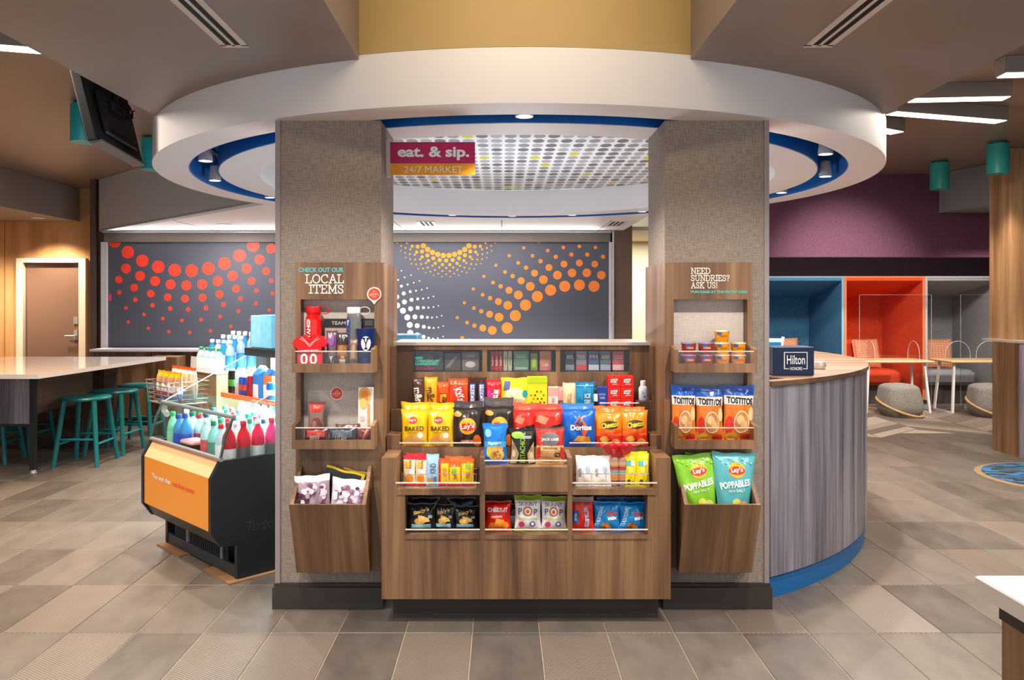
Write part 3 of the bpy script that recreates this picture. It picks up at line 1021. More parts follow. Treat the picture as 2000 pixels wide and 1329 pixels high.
# local: x = thickness (back towards +x), y = width, z = height
MB().bbox(-.03, .03, -.44, .44, 0, .55, .008).build('case', pm('#0f1013', .65), t)
t.rotation_euler = (0, math.radians(-13), math.radians(8))
MB().box(-.034, -.03, -.425, .425, .02, .535).build('screen', pm('#08090b', .1), t)
MB().bbox(.03, .06, -.30, .30, .06, .33, .01).build('back_cover', pm('#1d1f24', .5), t)
MB().box(.058, .064, -.26, .26, .075, .10).box(.058, .064, -.2, .1, .2, .205).box(.058, .064, -.2, .1, .22, .225).box(.058, .064, -.2, .1, .24, .245).build('vent_slots', pm('#050607', .7), t)
MB().bbox(.058, .075, -.15, .02, .24, .30, .004).build('mount_plate', pm('#2b2d31', .4, .5), t)
MB().box(-.02, .05, -.42, .42, -.012, 0).build('lower_trim', pm('#6d655e', .5), t)
for k, (ya, yb) in enumerate(((.1, .3), (-.05, .22), (.2, .36))):
    pts = [(.07 + .02 * math.sin(i), ya + (yb - ya) * i / 8, .34 - .09 * math.sin(i * .39 + k) + .02 * math.sin(i * 2 + k)) for i in range(9)]
    MB().tube(pts, .005, 6).build('cable', pm('#0c0c0d', .5), t)
MB().cyl((.05, -.05, .27), (.12, -.05, .45), .02).cyl((.12, -.05, .44), (.12, -.05, .598), .02).build('bracket', pm('#1a1a1c', .5, .4), t)

# ================================================================ blade sign on the left pillar
sg = thing('blade_sign', 'magenta and orange blade sign reading eat. & sip. 24/7 market', 'sign', (-.36, 4.1, 2.15))
xa, xb = -.591, -.137
MB().box(xa, xb, 4.095, 4.107, 2.21, 2.32).build('upper_panel', pm('#c4185f', .5), sg, world=True)
MB().box(xa, xb, 4.095, 4.107, 2.152, 2.21).build('lower_panel', pm('#ffa61e', .5), sg, world=True)
MB().box(-.592, -.572, 4.088, 4.112, 2.14, 2.335).build('wall_plate', pm('#d5d0d0', .5), sg, world=True)
pr = Print(lambda u, v, L=0: ((xa + xb) / 2 + .36 + u * (xb - xa) / 2, -.006 - L, v * .168), xb - xa, .168)
pr.txt('eat. & sip.', .06, .665, 1.62, .42, '#ffffff', 0, .035)
pr.txt('24/7 MARKET', .06, .17, 1.32, .2, '#fff3df', 0, 0)
pr.done(sg)

# ================================================================ wood niche shelves on the pillars
def niche(s, label):
    """s = +1: left pillar; -1: right pillar, mirrored about x = .107"""
    mx = lambda a, b: (a, b) if s > 0 else (.214 - b, .214 - a)
    t = thing('wall_shelf', label, 'shelf', (.107 - s * .897, 3.9, .21))
    def bx(name, x0, x1, y0, y1, z0, z1, m=None, mb=None):
        a, b = mx(x0, x1)
        return MB().box(a, b, y0, y1, z0, z1).build(name, m or M_WALNUT, t, world=True)
    YF, YC = 3.84, 3.9185          # front of panel, face of pillar
    bx('header', -.992, -.588, YF, YC, 1.512, 1.69)
    bx('side_panel', -.992, -.967, YF, YC, .22, 1.512)
    bx('side_panel', -.613, -.588, YF, YC, .22, 1.512)
    bx('return_panel', -.588, -.570, YF, 4.36, .22, 1.688)
    bx('back_panel', -.967, -.613, 3.905, YC, .83, 1.512, weave('niche_linen', '#bfb2a9', '#cabfb6', 130))
    bx('middle_panel', -.967, -.613, YF, YC, .22, .83)
    for z0 in (1.168, .809):
        bx('shelf_board', -.967, -.613, 3.76, 3.905, z0, z0 + .022)
        bx('shelf_lip', -.968, -.6145, 3.745, 3.76, z0, z0 + .042)
        for x0 in (-.985, -.6145):
            a, b = mx(x0, x0 + .017)
            MB().prism([(3.745, z0), (3.905, z0), (3.905, z0 + .13), (3.76, z0 + .112), (3.745, z0 + .108)], a, b, 'x').build('cheek', M_WALNUT, t, world=True)
        a, b = mx(-.968, -.6145)
        MB().box(a, b, 3.747, 3.750, z0 + .042, z0 + .1).build('guard_panel', glass('clear_acrylic'), t, world=True)
        MB().box(a, b, 3.745, 3.752, z0 + .098, z0 + .102).build('guard_edge', pm('#e9ddcf', .2, amt=0), t, world=True)
    # tapered bin
    a, b = mx(-.974, -.625)
    yt, yb2 = 3.655, 3.79
    fr = MB()
    fr.add([(a, yt, .571), (b, yt, .571), (b, yb2, .214), (a, yb2, .214), (a, yt + .018, .571), (b, yt + .018, .571), (b, yb2 + .018, .214), (a, yb2 + .018, .214)],
           [(0, 1, 2, 3), (4, 5, 6, 7), (0, 1, 5, 4), (3, 2, 6, 7), (0, 3, 7, 4), (1, 2, 6, 5)])
    fr.build('bin_front', M_WALNUT_B, t, world=True)
    for x0, x1 in ((a, a + .017), (b - .017, b)):
        MB().prism([(yt + .018, .571), (3.84, .715), (3.84, .214), (yb2 + .018, .214)], x0, x1, 'x').build('bin_side', M_WALNUT, t, world=True)
    MB().box(a + .017, b - .017, 3.725, 3.84, .44, .452).build('bin_floor', M_WALNUT, t, world=True)
    return t
nl = niche(1, 'walnut niche shelf with tapered bin on the left pillar, for local items')
nr = niche(-1, 'walnut niche shelf with tapered bin on the right pillar, sign about sundries')
def flat_words(parent, pxbox, d, lines):
    """lettering standing on a plane at distance d; lines = (text, x0, x1, ytop, ybot, colour, slab?)"""
    for (s, x0, x1, yt, yb, c, slab) in lines:
        b = MB()
        if slab:
            V, Fc, wd = slab_text(s, .13)
            V = [(x / wd, y) for x, y in V]
        else:
            V, Fc = textmesh(s, .03)
            V = [(x + .5, y + .5) for x, y in V]
        X0, X1, Z0, Z1 = PX(x0, d), PX(x1, d), PZ(yb, d), PZ(yt, d)
        b.add([(X0 + u * (X1 - X0), d - (SL[q // 4] if slab else 0), Z0 + v * (Z1 - Z0)) for q, (u, v) in enumerate(V)], Fc)
        b.build('lettering', pm(c, .5, amt=0), parent, world=True)
dF = 3.838
flat_words(nl, None, dF, [('CHECK OUT OUR', 583, 671, 523, 532, '#55b8bb', False), ('LOCAL', 597, 671, 537, 553, '#f6e9dc', True), ('ITEMS', 604, 671, 557, 573, '#f6e9dc', True)])
flat_words(nr, None, dF, [('NEED', 1350, 1387, 524, 535, '#f6e9dc', True), ('SUNDRIES?', 1350, 1425, 538, 549, '#f6e9dc', True), ('ASK US!', 1350, 1401, 552, 563, '#f6e9dc', True), ('PURCHASE AT THE FRONT DESK', 1350, 1461, 568, 573, '#55c0b4', False)])
def sticker(cxp, cyp, d, rpx, pin, label):
    r = rpx / F * d
    x, _, z = W(cxp, cyp, d)
    o = thing('round_sticker', label, 'sticker', (x, d, z))
    n = 26
    pts = [(r * math.cos(6.2832 * i / n - 1.5708), r * math.sin(6.2832 * i / n - 1.5708)) for i in range(n)]
    if pin: pts[0] = (.0, -r * 1.45); pts[1] = (r * .42, -r * .9); pts[-1] = (-r * .42, -r * .9)
    MB().prism(pts, -.0015, 0, 'y').build('backing', pm('#f6e6dc', .5), o)
    MB().add([(r * .84 * math.cos(6.2832 * i / n), -.0018, r * .84 * math.sin(6.2832 * i / n)) for i in range(n)], [tuple(range(n))]).build('red_face', pm('#e2492f', .5), o)
    p = Print(lambda u, v, L=0: (u * r, -.002 - L, (v - .5) * 2 * r), 2 * r, 2 * r)
    p.txt("I'M", 0, .68, .36, .1, '#f8ded2', 8, .01).txt('LOCAL', 0, .5, 1.2, .16, '#f8ded2', 8, .02).txt('TRY ME', 0, .32, .6, .07, '#f8ded2', 8, .01)
    p.done(o)
sticker(731, 575, 3.836, 14, True, 'red round sticker with a white pointed edge on the walnut header')
sticker(658, 769, 3.902, 13, False, 'red round sticker on the linen back of the lower left niche')

# ================================================================ market kiosk between the pillars
ks = thing('market_kiosk', 'walnut stepped snack kiosk between the two linen pillars', 'display stand', (.113, 3.9, 0))
def kb(name, x0, x1, y0, y1, z0, z1, m=None):
    return MB().box(x0, x1, y0, y1, z0, z1).build(name, m or M_WALNUT, ks, world=True)
kb('toe_kick', -.515, .741, 3.79, 4.3, 0, .13, M_DARK)
kb('front_panel', -.557, .783, 3.70, 3.72, .122, .405)
for x0, x1 in ((-.557, -.487), (.715, .783)):
    kb('side_panel', x0, x1, 3.70, 3.915, .405, .777)
    kb('side_panel', x0, x1, 3.72, 3.915, .122, .405)
kb('stile', -.487, -.448, 3.70, 3.90, .416, .606)
kb('stile', .676, .715, 3.70, 3.90, .416, .606)
for x0, x1 in ((-.102, -.078), (.306, .327)):
    kb('divider', x0, x1, 3.70, 3.90, .416, .777)
kb('shelf', -.487, .715, 3.70, 3.90, .405, .416)
kb('shelf', -.487, .715, 3.705, 3.90, .606, .622)
kb('lip', -.487, -.102, 3.695, 3.705, .606, .634)
kb('lip', .327, .715, 3.695, 3.705, .606, .634)
kb('lip', -.448, -.102, 3.695, 3.703, .402, .42)
kb('lip', -.078, .306, 3.695, 3.703, .402, .42)
kb('lip', .327, .676, 3.695, 3.703, .402, .42)
kb('block', -.078, .306, 3.69, 3.71, .622, .735)
kb('shelf', -.078, .306, 3.71, 3.90, .715, .735)
kb('back_panel', -.487, .715, 3.90, 3.915, .13, .79)
kb('shelf', -.565, .79, 3.915, 4.07, .745, .767)
kb('lip', -.54, .76, 3.905, 3.915, .765, .79)
for x0, x1 in ((-.565, -.50), (.715, .785)):
    kb('step_block', x0 + (.02 if x0 > 0 else 0), x1, 3.92, 4.06, .767, .845)
kb('riser', -.565, .79, 4.07, 4.085, .745, .95)
kb('shelf', -.565, .79, 4.085, 4.2, .925, .94)
kb('ledge', .69, .785, 4.085, 4.2, .94, .99)
# upright with three display windows
kb('upright', -.565, .79, 4.2, 4.22, .925, 1.13)
kb('upright', -.565, .79, 4.2, 4.22, 1.247, 1.272)
for x0, x1 in ((-.565, -.468), (-.102, -.078), (.285, .307), (.673, .79)):
    kb('stile', x0, x1, 4.2, 4.22, 1.13, 1.247)
kb('back_board', -.565, .79, 4.33, 4.35, .925, 1.27, pm('#3a2f2a', .7))
kb('window_floor', -.565, .79, 4.22, 4.33, 1.118, 1.13, pm('#4a3a30', .6))
kb('cap', -.57, .795, 4.19, 4.55, 1.272, 1.288, pm('#aaa196', .35))
for x0 in (-.568, .773):
    kb('end_panel', x0, x0 + .018, 4.09, 4.36, .14, 1.272)
for x0, x1 in ((-.468, -.102), (-.078, .285), (.307, .673)):
    MB().box(x0, x1, 4.203, 4.206, 1.132, 1.245).build('window_pane', glass('window_acrylic', alpha=.10), ks, world=True)
def guard(x0, x1, y, z0, z1):
    MB().box(x0, x1, y - .0015, y + .0015, z0, z1 - .003).build('guard_panel', glass('clear_acrylic'), ks, world=True)
    MB().box(x0, x1, y - .003, y + .003, z1 - .003, z1 + .002).build('guard_edge', pm('#e9ddcf', .2, amt=0), ks, world=True)
guard(-.446, -.102, 3.698, .42, .446)
guard(-.078, .306, 3.698, .42, .446)
guard(.327, .676, 3.698, .42, .446)
guard(-.49, -.102, 3.69, .634, .664)
guard(.327, .717, 3.69, .634, .664)
guard(-.08, .30, 3.685, .735, .768)
guard(-.5, -.10, 3.90, .79, .812)
guard(.33, .715, 3.90, .79, .812)
guard(.5, .70, 4.08, .95, .984)
# ================================================================ packets and cartons on the kiosk
# ---- bottom cubbies
dA, fA = 3.765, .418
for i, (x0, x1, yt, lb) in enumerate(((795, 853, 984, 'black chip bag with gold script, leftmost of three in the lower left cubby'),
                                      (845, 890, 986, 'black chip bag with gold script, middle of three in the lower left cubby'),
                                      (884, 935, 989, 'black chip bag with gold script, rightmost of three in the lower left cubby'))):
    ops = [('ell', -.12, .40, .42, .12, '#d9a04e'), ('quad', [(-.2, .36), (.18, .34), (.22, .56), (-.28, .60)], '#e6b364'), ('quad', [(.1, .36), (.62, .38), (.5, .5), (.18, .55)], '#dca755'),
           ('rect', -.74, .66, .16, .30, '#7db4c4'), ('txt', 'SIMPLY NAKED', -.05, .23, 1.1, .055, '#eef6f8', 4), ('rect', .48, .78, .5, .6, '#8fa2b5'),
           ('txt', "Stacy's", -.05, .73, 1.2, .17, '#d8b25a', 14, .02, {'shear': .25})]
    bag('chip_bag', lb, 'chip bag', (x0, x1, yt, 0), dA - .012 * (i == 0) + .004 * i, [(1, '#17161a')], ops, group='black chip bags in the lower left cubby', fz=fA, tilt=7, yaw=(2, -6, 0)[i])
ops = [('rect', -.86, .8, .6, .74, '#d4150f'), ('txt', 'CHEEZ-IT', -.02, .72, 1.6, .14, '#f7f2ea', 0, .04), ('txt', 'GROOVES', -.1, .50, .9, .06, '#f7ead8', 3),
       ('quad', [(-.85, .1), (.3, .05), (.2, .34), (-.6, .30)], '#ef7a1f'), ('quad', [(-.35, .2), (.6, .15), (.5, .40), (-.1, .44)], '#f79a33'), ('ell', .55, .22, .3, .12, '#f58d2a')]
bag('chip_bag', 'red cracker bag with wavy top, left in the lower middle cubby', 'chip bag', (946, 999, 980, 0), dA, [(.86, '#dc1d14'), (1, '#b8110f')], ops, fz=fA, tilt=7)
for i, (x0, x1, yt, lb) in enumerate(((1004, 1058, 969, 'white popcorn bag with green top, left of the pair in the lower middle cubby'), (1056, 1107, 971, 'white popcorn bag with green top, right of the pair in the lower middle cubby'))):
    ops = [('txt', 'SKINNY', 0, .77, 1.45, .11, '#2c2c30', 0, -.005), ('txt', 'P', -.62, .57, .28, .17, '#2c2c30', 0, 0), ('ell', -.02, .57, .36, .135, '#b7452e'), ('ell', -.02, .57, .27, .10, '#f4ead0'), ('ell', -.02, .56, .14, .05, '#e0682c'),
           ('txt', 'P', .6, .55, .28, .17, '#2c2c30', 0, 0), ('txt', 'POPCORN', 0, .37, 1.5, .07, '#a9c22b', 0, .02), ('ell', -.5, .21, .24, .08, '#cf3b6a'), ('ell', .35, .22, .22, .075, '#2f4a86'), ('ell', .35, .22, .13, .045, '#ece6ef')]
    bag('popcorn_bag', lb, 'popcorn bag', (x0, x1, yt, 0), dA + .002 * i, [(.1, '#7e9422'), (.86, '#e6e1e4'), (1, '#8ca523')], ops, group='white popcorn bags', fz=fA, tilt=7)
bag('snack_bag', 'dark bag with a white base, tucked behind the popcorn in the lower middle cubby', 'snack bag', (986, 1024, 985, 0), dA + .075, [(.3, '#c9d08c'), (.5, '#e8e4de'), (1, '#3a2f2c')], [('ell', 0, .3, .5, .1, '#dfe0d8')], fz=fA, t=.03)
ops = [('rect', -.98, -.42, .24, .62, '#2f63b4'), ('txt', 'NUT BAR', -.7, .43, .42, .07, '#f0f0f4', 90), ('quad', [(.1, .12), (.62, .12), (.62, .78), (.1, .78)], '#c3342f'), ('txt', 'NUTTER', .3, .56, .62, .13, '#b7c8ec', -80, .04), ('txt', 'BITES', .34, .26, .5, .13, '#b7c8ec', -97, .04)]
bag('cookie_pouch', 'red cookie pouch with blue lettering, left in the lower right cubby', 'pouch', (1117, 1160, 972, 0), dA, [(.87, '#dd2b20'), (1, '#a59c9a')], ops, fz=fA, tilt=5, pinch=.04, t=.035)
for i, (x0, x1, yt, lb) in enumerate(((1159, 1212, 981, 'blue snack mix bag, left of the pair in the lower right cubby'), (1208, 1264, 982, 'blue snack mix bag, right of the pair in the lower right cubby'))):
    ops = [('txt', 'TRADITIONAL', -.62, .52, 1.45, .1, '#c9e6f6', 72, .01), ('ell', .35, .56, .52, .15, '#1a8ccf'), ('txt', 'Chex', .38, .62, .85, .15, '#e64a2e', 5, .05), ('txt', 'mix', .42, .47, .72, .12, '#f0f4f8', 5, .05), ('ell', -.15, .22, .32, .1, '#b9723c'), ('ell', .05, .16, .26, .07, '#d89a58'), ('ell', -.25, .13, .2, .06, '#8d4d2b')]
    bag('snack_bag', lb, 'snack bag', (x0, x1, yt, 0), dA + .003 * i, [(1, '#1583c8')], ops, group='blue snack mix bags', fz=fA, tilt=7, yaw=(-3, 3)[i])
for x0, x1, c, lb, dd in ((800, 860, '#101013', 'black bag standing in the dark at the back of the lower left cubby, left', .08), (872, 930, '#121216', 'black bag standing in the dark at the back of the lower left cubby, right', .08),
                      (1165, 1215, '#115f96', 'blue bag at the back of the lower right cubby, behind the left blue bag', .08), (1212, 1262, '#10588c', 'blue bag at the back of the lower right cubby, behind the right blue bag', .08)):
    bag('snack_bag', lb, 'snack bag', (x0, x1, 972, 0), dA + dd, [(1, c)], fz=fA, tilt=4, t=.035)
# ---- left tray: crackers and bars in a wire basket
dB, fB = 3.80, .6235
bars = [((787, 811, 891), [(.08, '#c41f2a'), (.86, '#e9d7b0'), (1, '#cf2334')], 'cracker pack with red ends, leftmost in the wire basket', [('ell', 0, .25, .7, .14, '#e08a2e'), ('rect', .0, .8, .4, .62, '#f2f2f4'), ('rect', -.75, .3, .6, .82, '#e9b23a'), ('txt', 'RITZ', .2, .7, .6, .12, '#c4202a', -90, .03)]),
        ((811, 833, 892), [(.08, '#c41f2a'), (.86, '#ecd9b4'), (1, '#c8222f')], 'cracker pack with red ends, second from the left in the wire basket', [('ell', 0, .25, .7, .14, '#e58f33'), ('rect', .0, .8, .4, .62, '#f2f2f4'), ('rect', -.75, .3, .6, .82, '#e9b23a'), ('txt', 'RITZ', .2, .7, .6, .12, '#c4202a', -90, .03)]),
        ((832, 857, 888), [(1, '#9cc4e6')], 'light blue bar packet in the middle of the wire basket', [('txt', 'KIND', .1, .55, .62, .3, '#3f5570', 90, .01), ('rect', -.7, .2, .05, .25, '#b98f4a'), ('rect', .2, .7, .05, .3, '#4c7fc4')]),
        ((855, 877, 896), [(.1, '#c8231c'), (.8, '#f1c02c'), (1, '#e2551d')], 'yellow and red cookie stick pack right of the light blue packet', [('rect', -.9, -.5, .05, .95, '#c9241d'), ('txt', 'LANCE', .2, .5, .6, .2, '#d8421c', 90, .02)]),
        ((877, 900, 905), [(.1, '#c8231c'), (.8, '#eec226'), (1, '#dd5a1d')], 'shorter yellow pack with red ends, second from the right in the wire basket', [('ell', -.1, .62, .5, .16, '#7da52c'), ('txt', 'TOAST', .1, .4, .5, .2, '#c4301c', 90, .02)]),
        ((900, 926, 897), [(.1, '#c8231c'), (.8, '#f0c829'), (1, '#dd641d')], 'yellow pack with green oval and red ends, rightmost in the wire basket', [('ell', .1, .72, .5, .12, '#8cb02c'), ('txt', 'TOAST', .1, .42, .5, .2, '#c4301c', 90, .02)])]
for bx, bands, lb, ops in bars:
    bag('cracker_pack', lb, 'snack', (*bx, 0), dB, bands, ops, fz=fB, t=.022, tilt=8, pinch=.05, seal=.08)
for k, (x0, x1, c) in enumerate(((792, 830, '#c22a30'), (834, 856, '#8db8dc'), (868, 922, '#c9622a'))):
    bag('cracker_pack', ('red', 'pale blue', 'orange')[k] + ' packet tops showing behind the front packs in the left wire basket', 'snack', (x0, x1, 886 + 3 * k, 0), dB + .04, [(1, c)], fz=fB, t=.022, tilt=8)
def wire_basket(x0, x1, y0, y1, z0, h, label):
    t = thing('wire_basket', label, 'basket', ((x0 + x1) / 2, (y0 + y1) / 2, z0))
    m = pm('#d8d4cf', .25, .8, amt=0)
    for z, nm in ((z0 + .003, 'lower_wire'), (z0 + h, 'rim_wire')):
        MB().tube([(x0, y0, z), (x1, y0, z), (x1, y1, z), (x0, y1, z)], .0016, 5, True).build(nm, m, t, world=True)
    n = 5
    for i in range(n + 1):
        x = x0 + (x1 - x0) * i / n
        MB().tube([(x, y0, z0 + .003), (x, y0, z0 + h)], .0012, 5).build('upright_wire', m, t, world=True)
    return t
wire_basket(PX(785, 3.76), PX(930, 3.76), 3.765, 3.88, fB, .065, 'low chrome wire basket of cracker packs in the left tray')
wire_basket(PX(1128, 3.76), PX(1268, 3.76), 3.765, 3.88, fB, .065, 'low chrome wire basket of white and yellow packs in the right tray')
# ---- right tray
for i, (x0, x1, lb) in enumerate(((1125, 1161, 'white snack pouch, left of the pair in the right tray'), (1158, 1194, 'white snack pouch, right of the pair in the right tray'))):
    ops = [('rect', -.6, .7, .42, .66, '#cfe0ee'), ('txt', 'NUTS', -.6, .45, .5, .1, '#6a5a78', 90, .02), ('ell', .3, .55, .25, .12, '#b9c3dc'), ('rect', -.9, .9, .1, .26, '#efe7df')]
    bag('snack_pouch', lb, 'pouch', (x0, x1, 891, 0), dB - .005, [(1, '#f0e8e2')], ops, group='white snack pouches', fz=fB, t=.028, tilt=9, pinch=.03)
for i, (x0, x1, lb) in enumerate(((1191, 1209, 'clear candy tube with red polka-dot top, left of two in the right tray'), (1207, 1224, 'clear candy tube with red polka-dot top, right of two in the right tray'))):
    d0 = 3.80
    X = PX((x0 + x1) / 2, d0)
    o = thing('candy_tube', lb, 'candy', (X, d0 + .01, fB), 0, 'candy tubes with dotted tops')
    r = (x1 - x0) / 2 / F * d0
    MB().lathe([(r * .8, 0), (r, .004), (r, .13), (r * .5, .135)], n=14).build('tube', pm('#b58f86', .25), o)
    for k, c in enumerate(('#6b4a3c', '#d98b3a', '#7aa596', '#a8463c', '#caa271')):
        MB().lathe([(r * 1.01, .012 + .022 * k), (r * 1.02, .018 + .022 * k), (r * 1.01, .028 + .022 * k)], n=14).build('candy_layer', pm(c, .4, amt=.3, scale=90), o)
    # gathered dotted cellophane
    b = MB()
    n = 28
    prof = [(r * .5, .135), (r * .4, .143), (r * 1.9, .165), (r * 2.9, .19)]
    vs = []
    for q, z in prof:
        for a in range(n):
            rr = q * (1 + .16 * math.sin(a * 6.2832 * 7 / n))
            vs.append((rr * math.cos(6.2832 * a / n), rr * .6 * math.sin(6.2832 * a / n), z + .012 * math.sin(a * 6.2832 * 5 / n) * (z > .15)))
    b.add(vs, [(k * n + a, k * n + (a + 1) % n, k * n + n + (a + 1) % n, k * n + n + a) for k in range(3) for a in range(n)], True)
    b.build('gathered_top', pm('#d8343a', .35, amt=.45, scale=190), o)
for i, (x0, x1, lb) in enumerate(((1219, 1244, 'yellow candy packet with blue and red tag, left of the pair in the right tray'), (1243, 1269, 'yellow candy packet with blue and red tag, right of the pair in the right tray'))):
    ops = [('rect', -.7, .1, .62, .78, '#4fb3b0'), ('rect', .1, .75, .62, .78, '#e9e2d2'), ('rect', -.4, .5, .40, .56, '#f7e36a'), ('ell', -.3, .13, .3, .08, '#4a4a3a'), ('txt', '24g', .4, .13, .4, .08, '#5c5220', 0, .01)]
    bag('candy_packet', lb, 'candy', (x0, x1, 887, 0), dB - .004, [(1, '#f3d915')], ops, group='yellow candy packets', fz=fB, t=.025, tilt=9, pinch=.05)
bag('candy_packet', 'yellow packet behind the front pair of yellow candy packets', 'candy', (1222, 1266, 883, 0), dB + .035, [(1, '#ecd018')], fz=fB, t=.025, tilt=9)
# ---- raised middle tray
dM, fM = 3.765, .736
ops = [('rect', -.98, .98, .42, .56, '#3fa7dd'), ('txt', 'Planters', -.05, .52, 1.2, .08, '#e8f3fb', 5, .02), ('rect', -.75, .7, .34, .43, '#f0a04a'), ('ell', .1, .24, .68, .16, '#e2b866'), ('ell', -.55, .3, .2, .12, '#e8d64a'), ('ell', -.6, .76, .3, .1, '#7fc4ee')]
ops += [('ell', .1 + .22 * math.cos(k * 1.7) * (.4 + .09 * k), .24 + .07 * math.sin(k * 1.7) * (.4 + .09 * k), .12, .032, ('#c98d3f', '#f0cf86', '#b97a30')[k % 3]) for k in range(12)]
bag('peanut_pouch', 'bright blue peanut pouch in the raised middle tray', 'pouch', (942, 992, 828, 0), dM, [(.1, '#1d55b8'), (1, '#1c78d2')], ops, fz=fM, tilt=6, pinch=.14, t=.04)
ops = [('quad', [(-.95, .02), (-.5, .02), (-.3, .3), (-.9, .72)], '#b79c78'), ('quad', [(.45, .02), (.95, .05), (.95, .62), (.4, .3)], '#c9b08a'), ('ell', -.72, .3, .14, .1, '#e3cfa6'), ('ell', -.75, .5, .12, .08, '#9f8460'), ('ell', .72, .25, .14, .1, '#e3cfa6'), ('ell', .75, .42, .12, .08, '#9f8460'),
       ('txt', 'PISTACHIOS', 0, .42, 1.5, .14, '#9ccb2d', 90, .01), ('ell', -.4, .82, .5, .1, '#8cc63a'), ('rect', -.2, .75, .72, .80, '#8f9296')]
bag('pistachio_bag', 'black pistachio bag with green vertical lettering in the raised middle tray', 'nut bag', (995, 1046, 838, 0), dM, [(1, '#24241f')], ops, fz=fM, tilt=6, t=.045)
ops = [('rect', -.98, .98, .0, .34, '#d59a52'), ('rect', -.85, .85, .36, .50, '#e8c48e'), ('txt', 'ORIGINAL', 0, .43, 1.1, .06, '#5d2a1a', 0, .01), ('ell', 0, .68, .64, .19, '#6d6a6c'), ('txt', 'JACK LINK', 0, .66, 1.3, .09, '#efece8', 0, .03), ('ell', 0, .86, .14, .05, '#b72a26'),
       ('quad', [(-.98, .12), (-.66, .2), (-.75, .48), (-.98, .42)], '#cf2b22'), ('quad', [(.66, .2), (.98, .12), (.98, .42), (.75, .48)], '#cf2b22'), ('rect', .3, .68, .20, .30, '#2c2422'), ('txt', '14g', .49, .25, .26, .05, '#e8e0d8', 0, .01), ('rect', -.7, .2, .2, .29, '#b98a78'), ('txt', 'ORIGINAL', 0, .08, 1.3, .06, '#4f2a18', 0, .02)]
bag('jerky_pouch', 'red and tan jerky pouch at the right of the raised middle tray', 'pouch', (1046, 1103, 835, 0), dM, [(.34, '#d59a52'), (.5, '#e8c48e'), (.95, '#cf332b'), (1, '#5c4c4a')], ops, fz=fM, tilt=6, t=.045, pinch=.06)
# ---- middle shelf of chips: front row then the row behind
dC, fC, dC2 = 3.962, .768, 4.03
def lays(c_top):
    return [('ell', .02, .56, .62, .20, '#f0a92a'), ('ell', .02, .54, .66, .095, '#d6281e'), ('txt', "Lay's", .02, .545, 1.05, .15, '#f7efe2', 6, .03)]
for i, (x0, x1, lb) in enumerate(((783, 836, 'yellow chip bag, left of the pair at the left end of the chip shelf'), (834, 886, 'yellow chip bag, right of the pair at the left end of the chip shelf'))):
    ops = [('ell', -.15, .74, .38, .09, '#d9472c'), ('txt', "Lay's", -.15, .74, .55, .08, '#f9ecd0', 0, .02), ('txt', 'BAKED', 0, .53, 1.55, .115, '#4a3517', 0, .015), ('txt', 'OVEN BAKED', 0, .43, 1.2, .035, '#7a5a20', 0, 0), ('ell', .02, .22, .8, .16, '#dd9c4a'), ('ell', .4, .3, .5, .12, '#e8b269'), ('ell', .5, .36, .22, .07, '#f4ead6')]
    bag('chip_bag', lb, 'chip bag', (x0, x1, 801, 0), dC, [(.12, '#e6bd20'), (1, '#f0bd18')], ops, group='yellow chip bags', fz=fC, tilt=5, yaw=(2, -2)[i])
for i, (x0, x1, yt, lb) in enumerate(((884, 942, 797, 'black chip bag with round yellow emblem, right of the yellow bags'), (946, 1004, 794, 'black chip bag with round yellow emblem, half hidden behind the blue peanut pouch'))):
    ops = lays('k') + [('rect', -.5, .5, .16, .24, '#b52a22'), ('txt', 'BARBECUE', 0, .20, .8, .05, '#f4e2d2', 0, .01), ('ell', .7, .22, .28, .14, '#e2702a'), ('ell', -.7, .84, .3, .06, '#e8963a')]
    bag('chip_bag', lb, 'chip bag', (x0, x1, yt, 0), dC - .002 * i, [(1, '#2b2422')], ops, group='black chip bags with round emblem', fz=fC, tilt=5)
for i, (x0, x1, yt, lb) in enumerate(((1001, 1046, 801, 'red and black chip bag, left of the pair, behind the pistachio bag'), (1040, 1100, 800, 'red and black chip bag, right of the pair, behind the jerky pouch'))):
    ops = [('quad', [(-.95, .30), (.95, .30), (.95, .64), (-.95, .50)], '#29201f'), ('txt', 'Doritos', 0, .48, 1.5, .13, '#f5f0ec', 0, .04), ('quad', [(-.9, .7), (-.2, .62), (.1, .78), (-.6, .86)], '#f0785c')]
    bag('chip_bag', lb, 'chip bag', (x0, x1, yt, 0), dC - .003 * i, [(.3, '#29201f'), (1, '#d62a20')], ops, group='red and black chip bags', fz=fC, tilt=5)
ops = [('quad', [(-.35, .62), (.1, .54), (.62, .5), (.02, .86)], '#e0582a'), ('quad', [(-.28, .64), (.1, .57), (.3, .56), (.02, .80)], '#2a2c50'), ('txt', 'Doritos', .1, .55, 1.35, .13, '#f6f4f2', 0, .04), ('quad', [(.1, .48), (.5, .48), (.3, .30), (.2, .34)], '#e8622c'), ('quad', [(-.4, .22), (.3, .2), (.45, .32), (-.1, .36)], '#e8a040'), ('quad', [(.1, .16), (.7, .18), (.6, .34), (.3, .30)], '#d98a2e')]
bag('chip_bag', 'bright blue chip bag with orange triangle emblem on the chip shelf', 'chip bag', (1097, 1165, 800, 0), dC, [(1, '#1560c4')], ops, fz=fC, tilt=5, yaw=2)
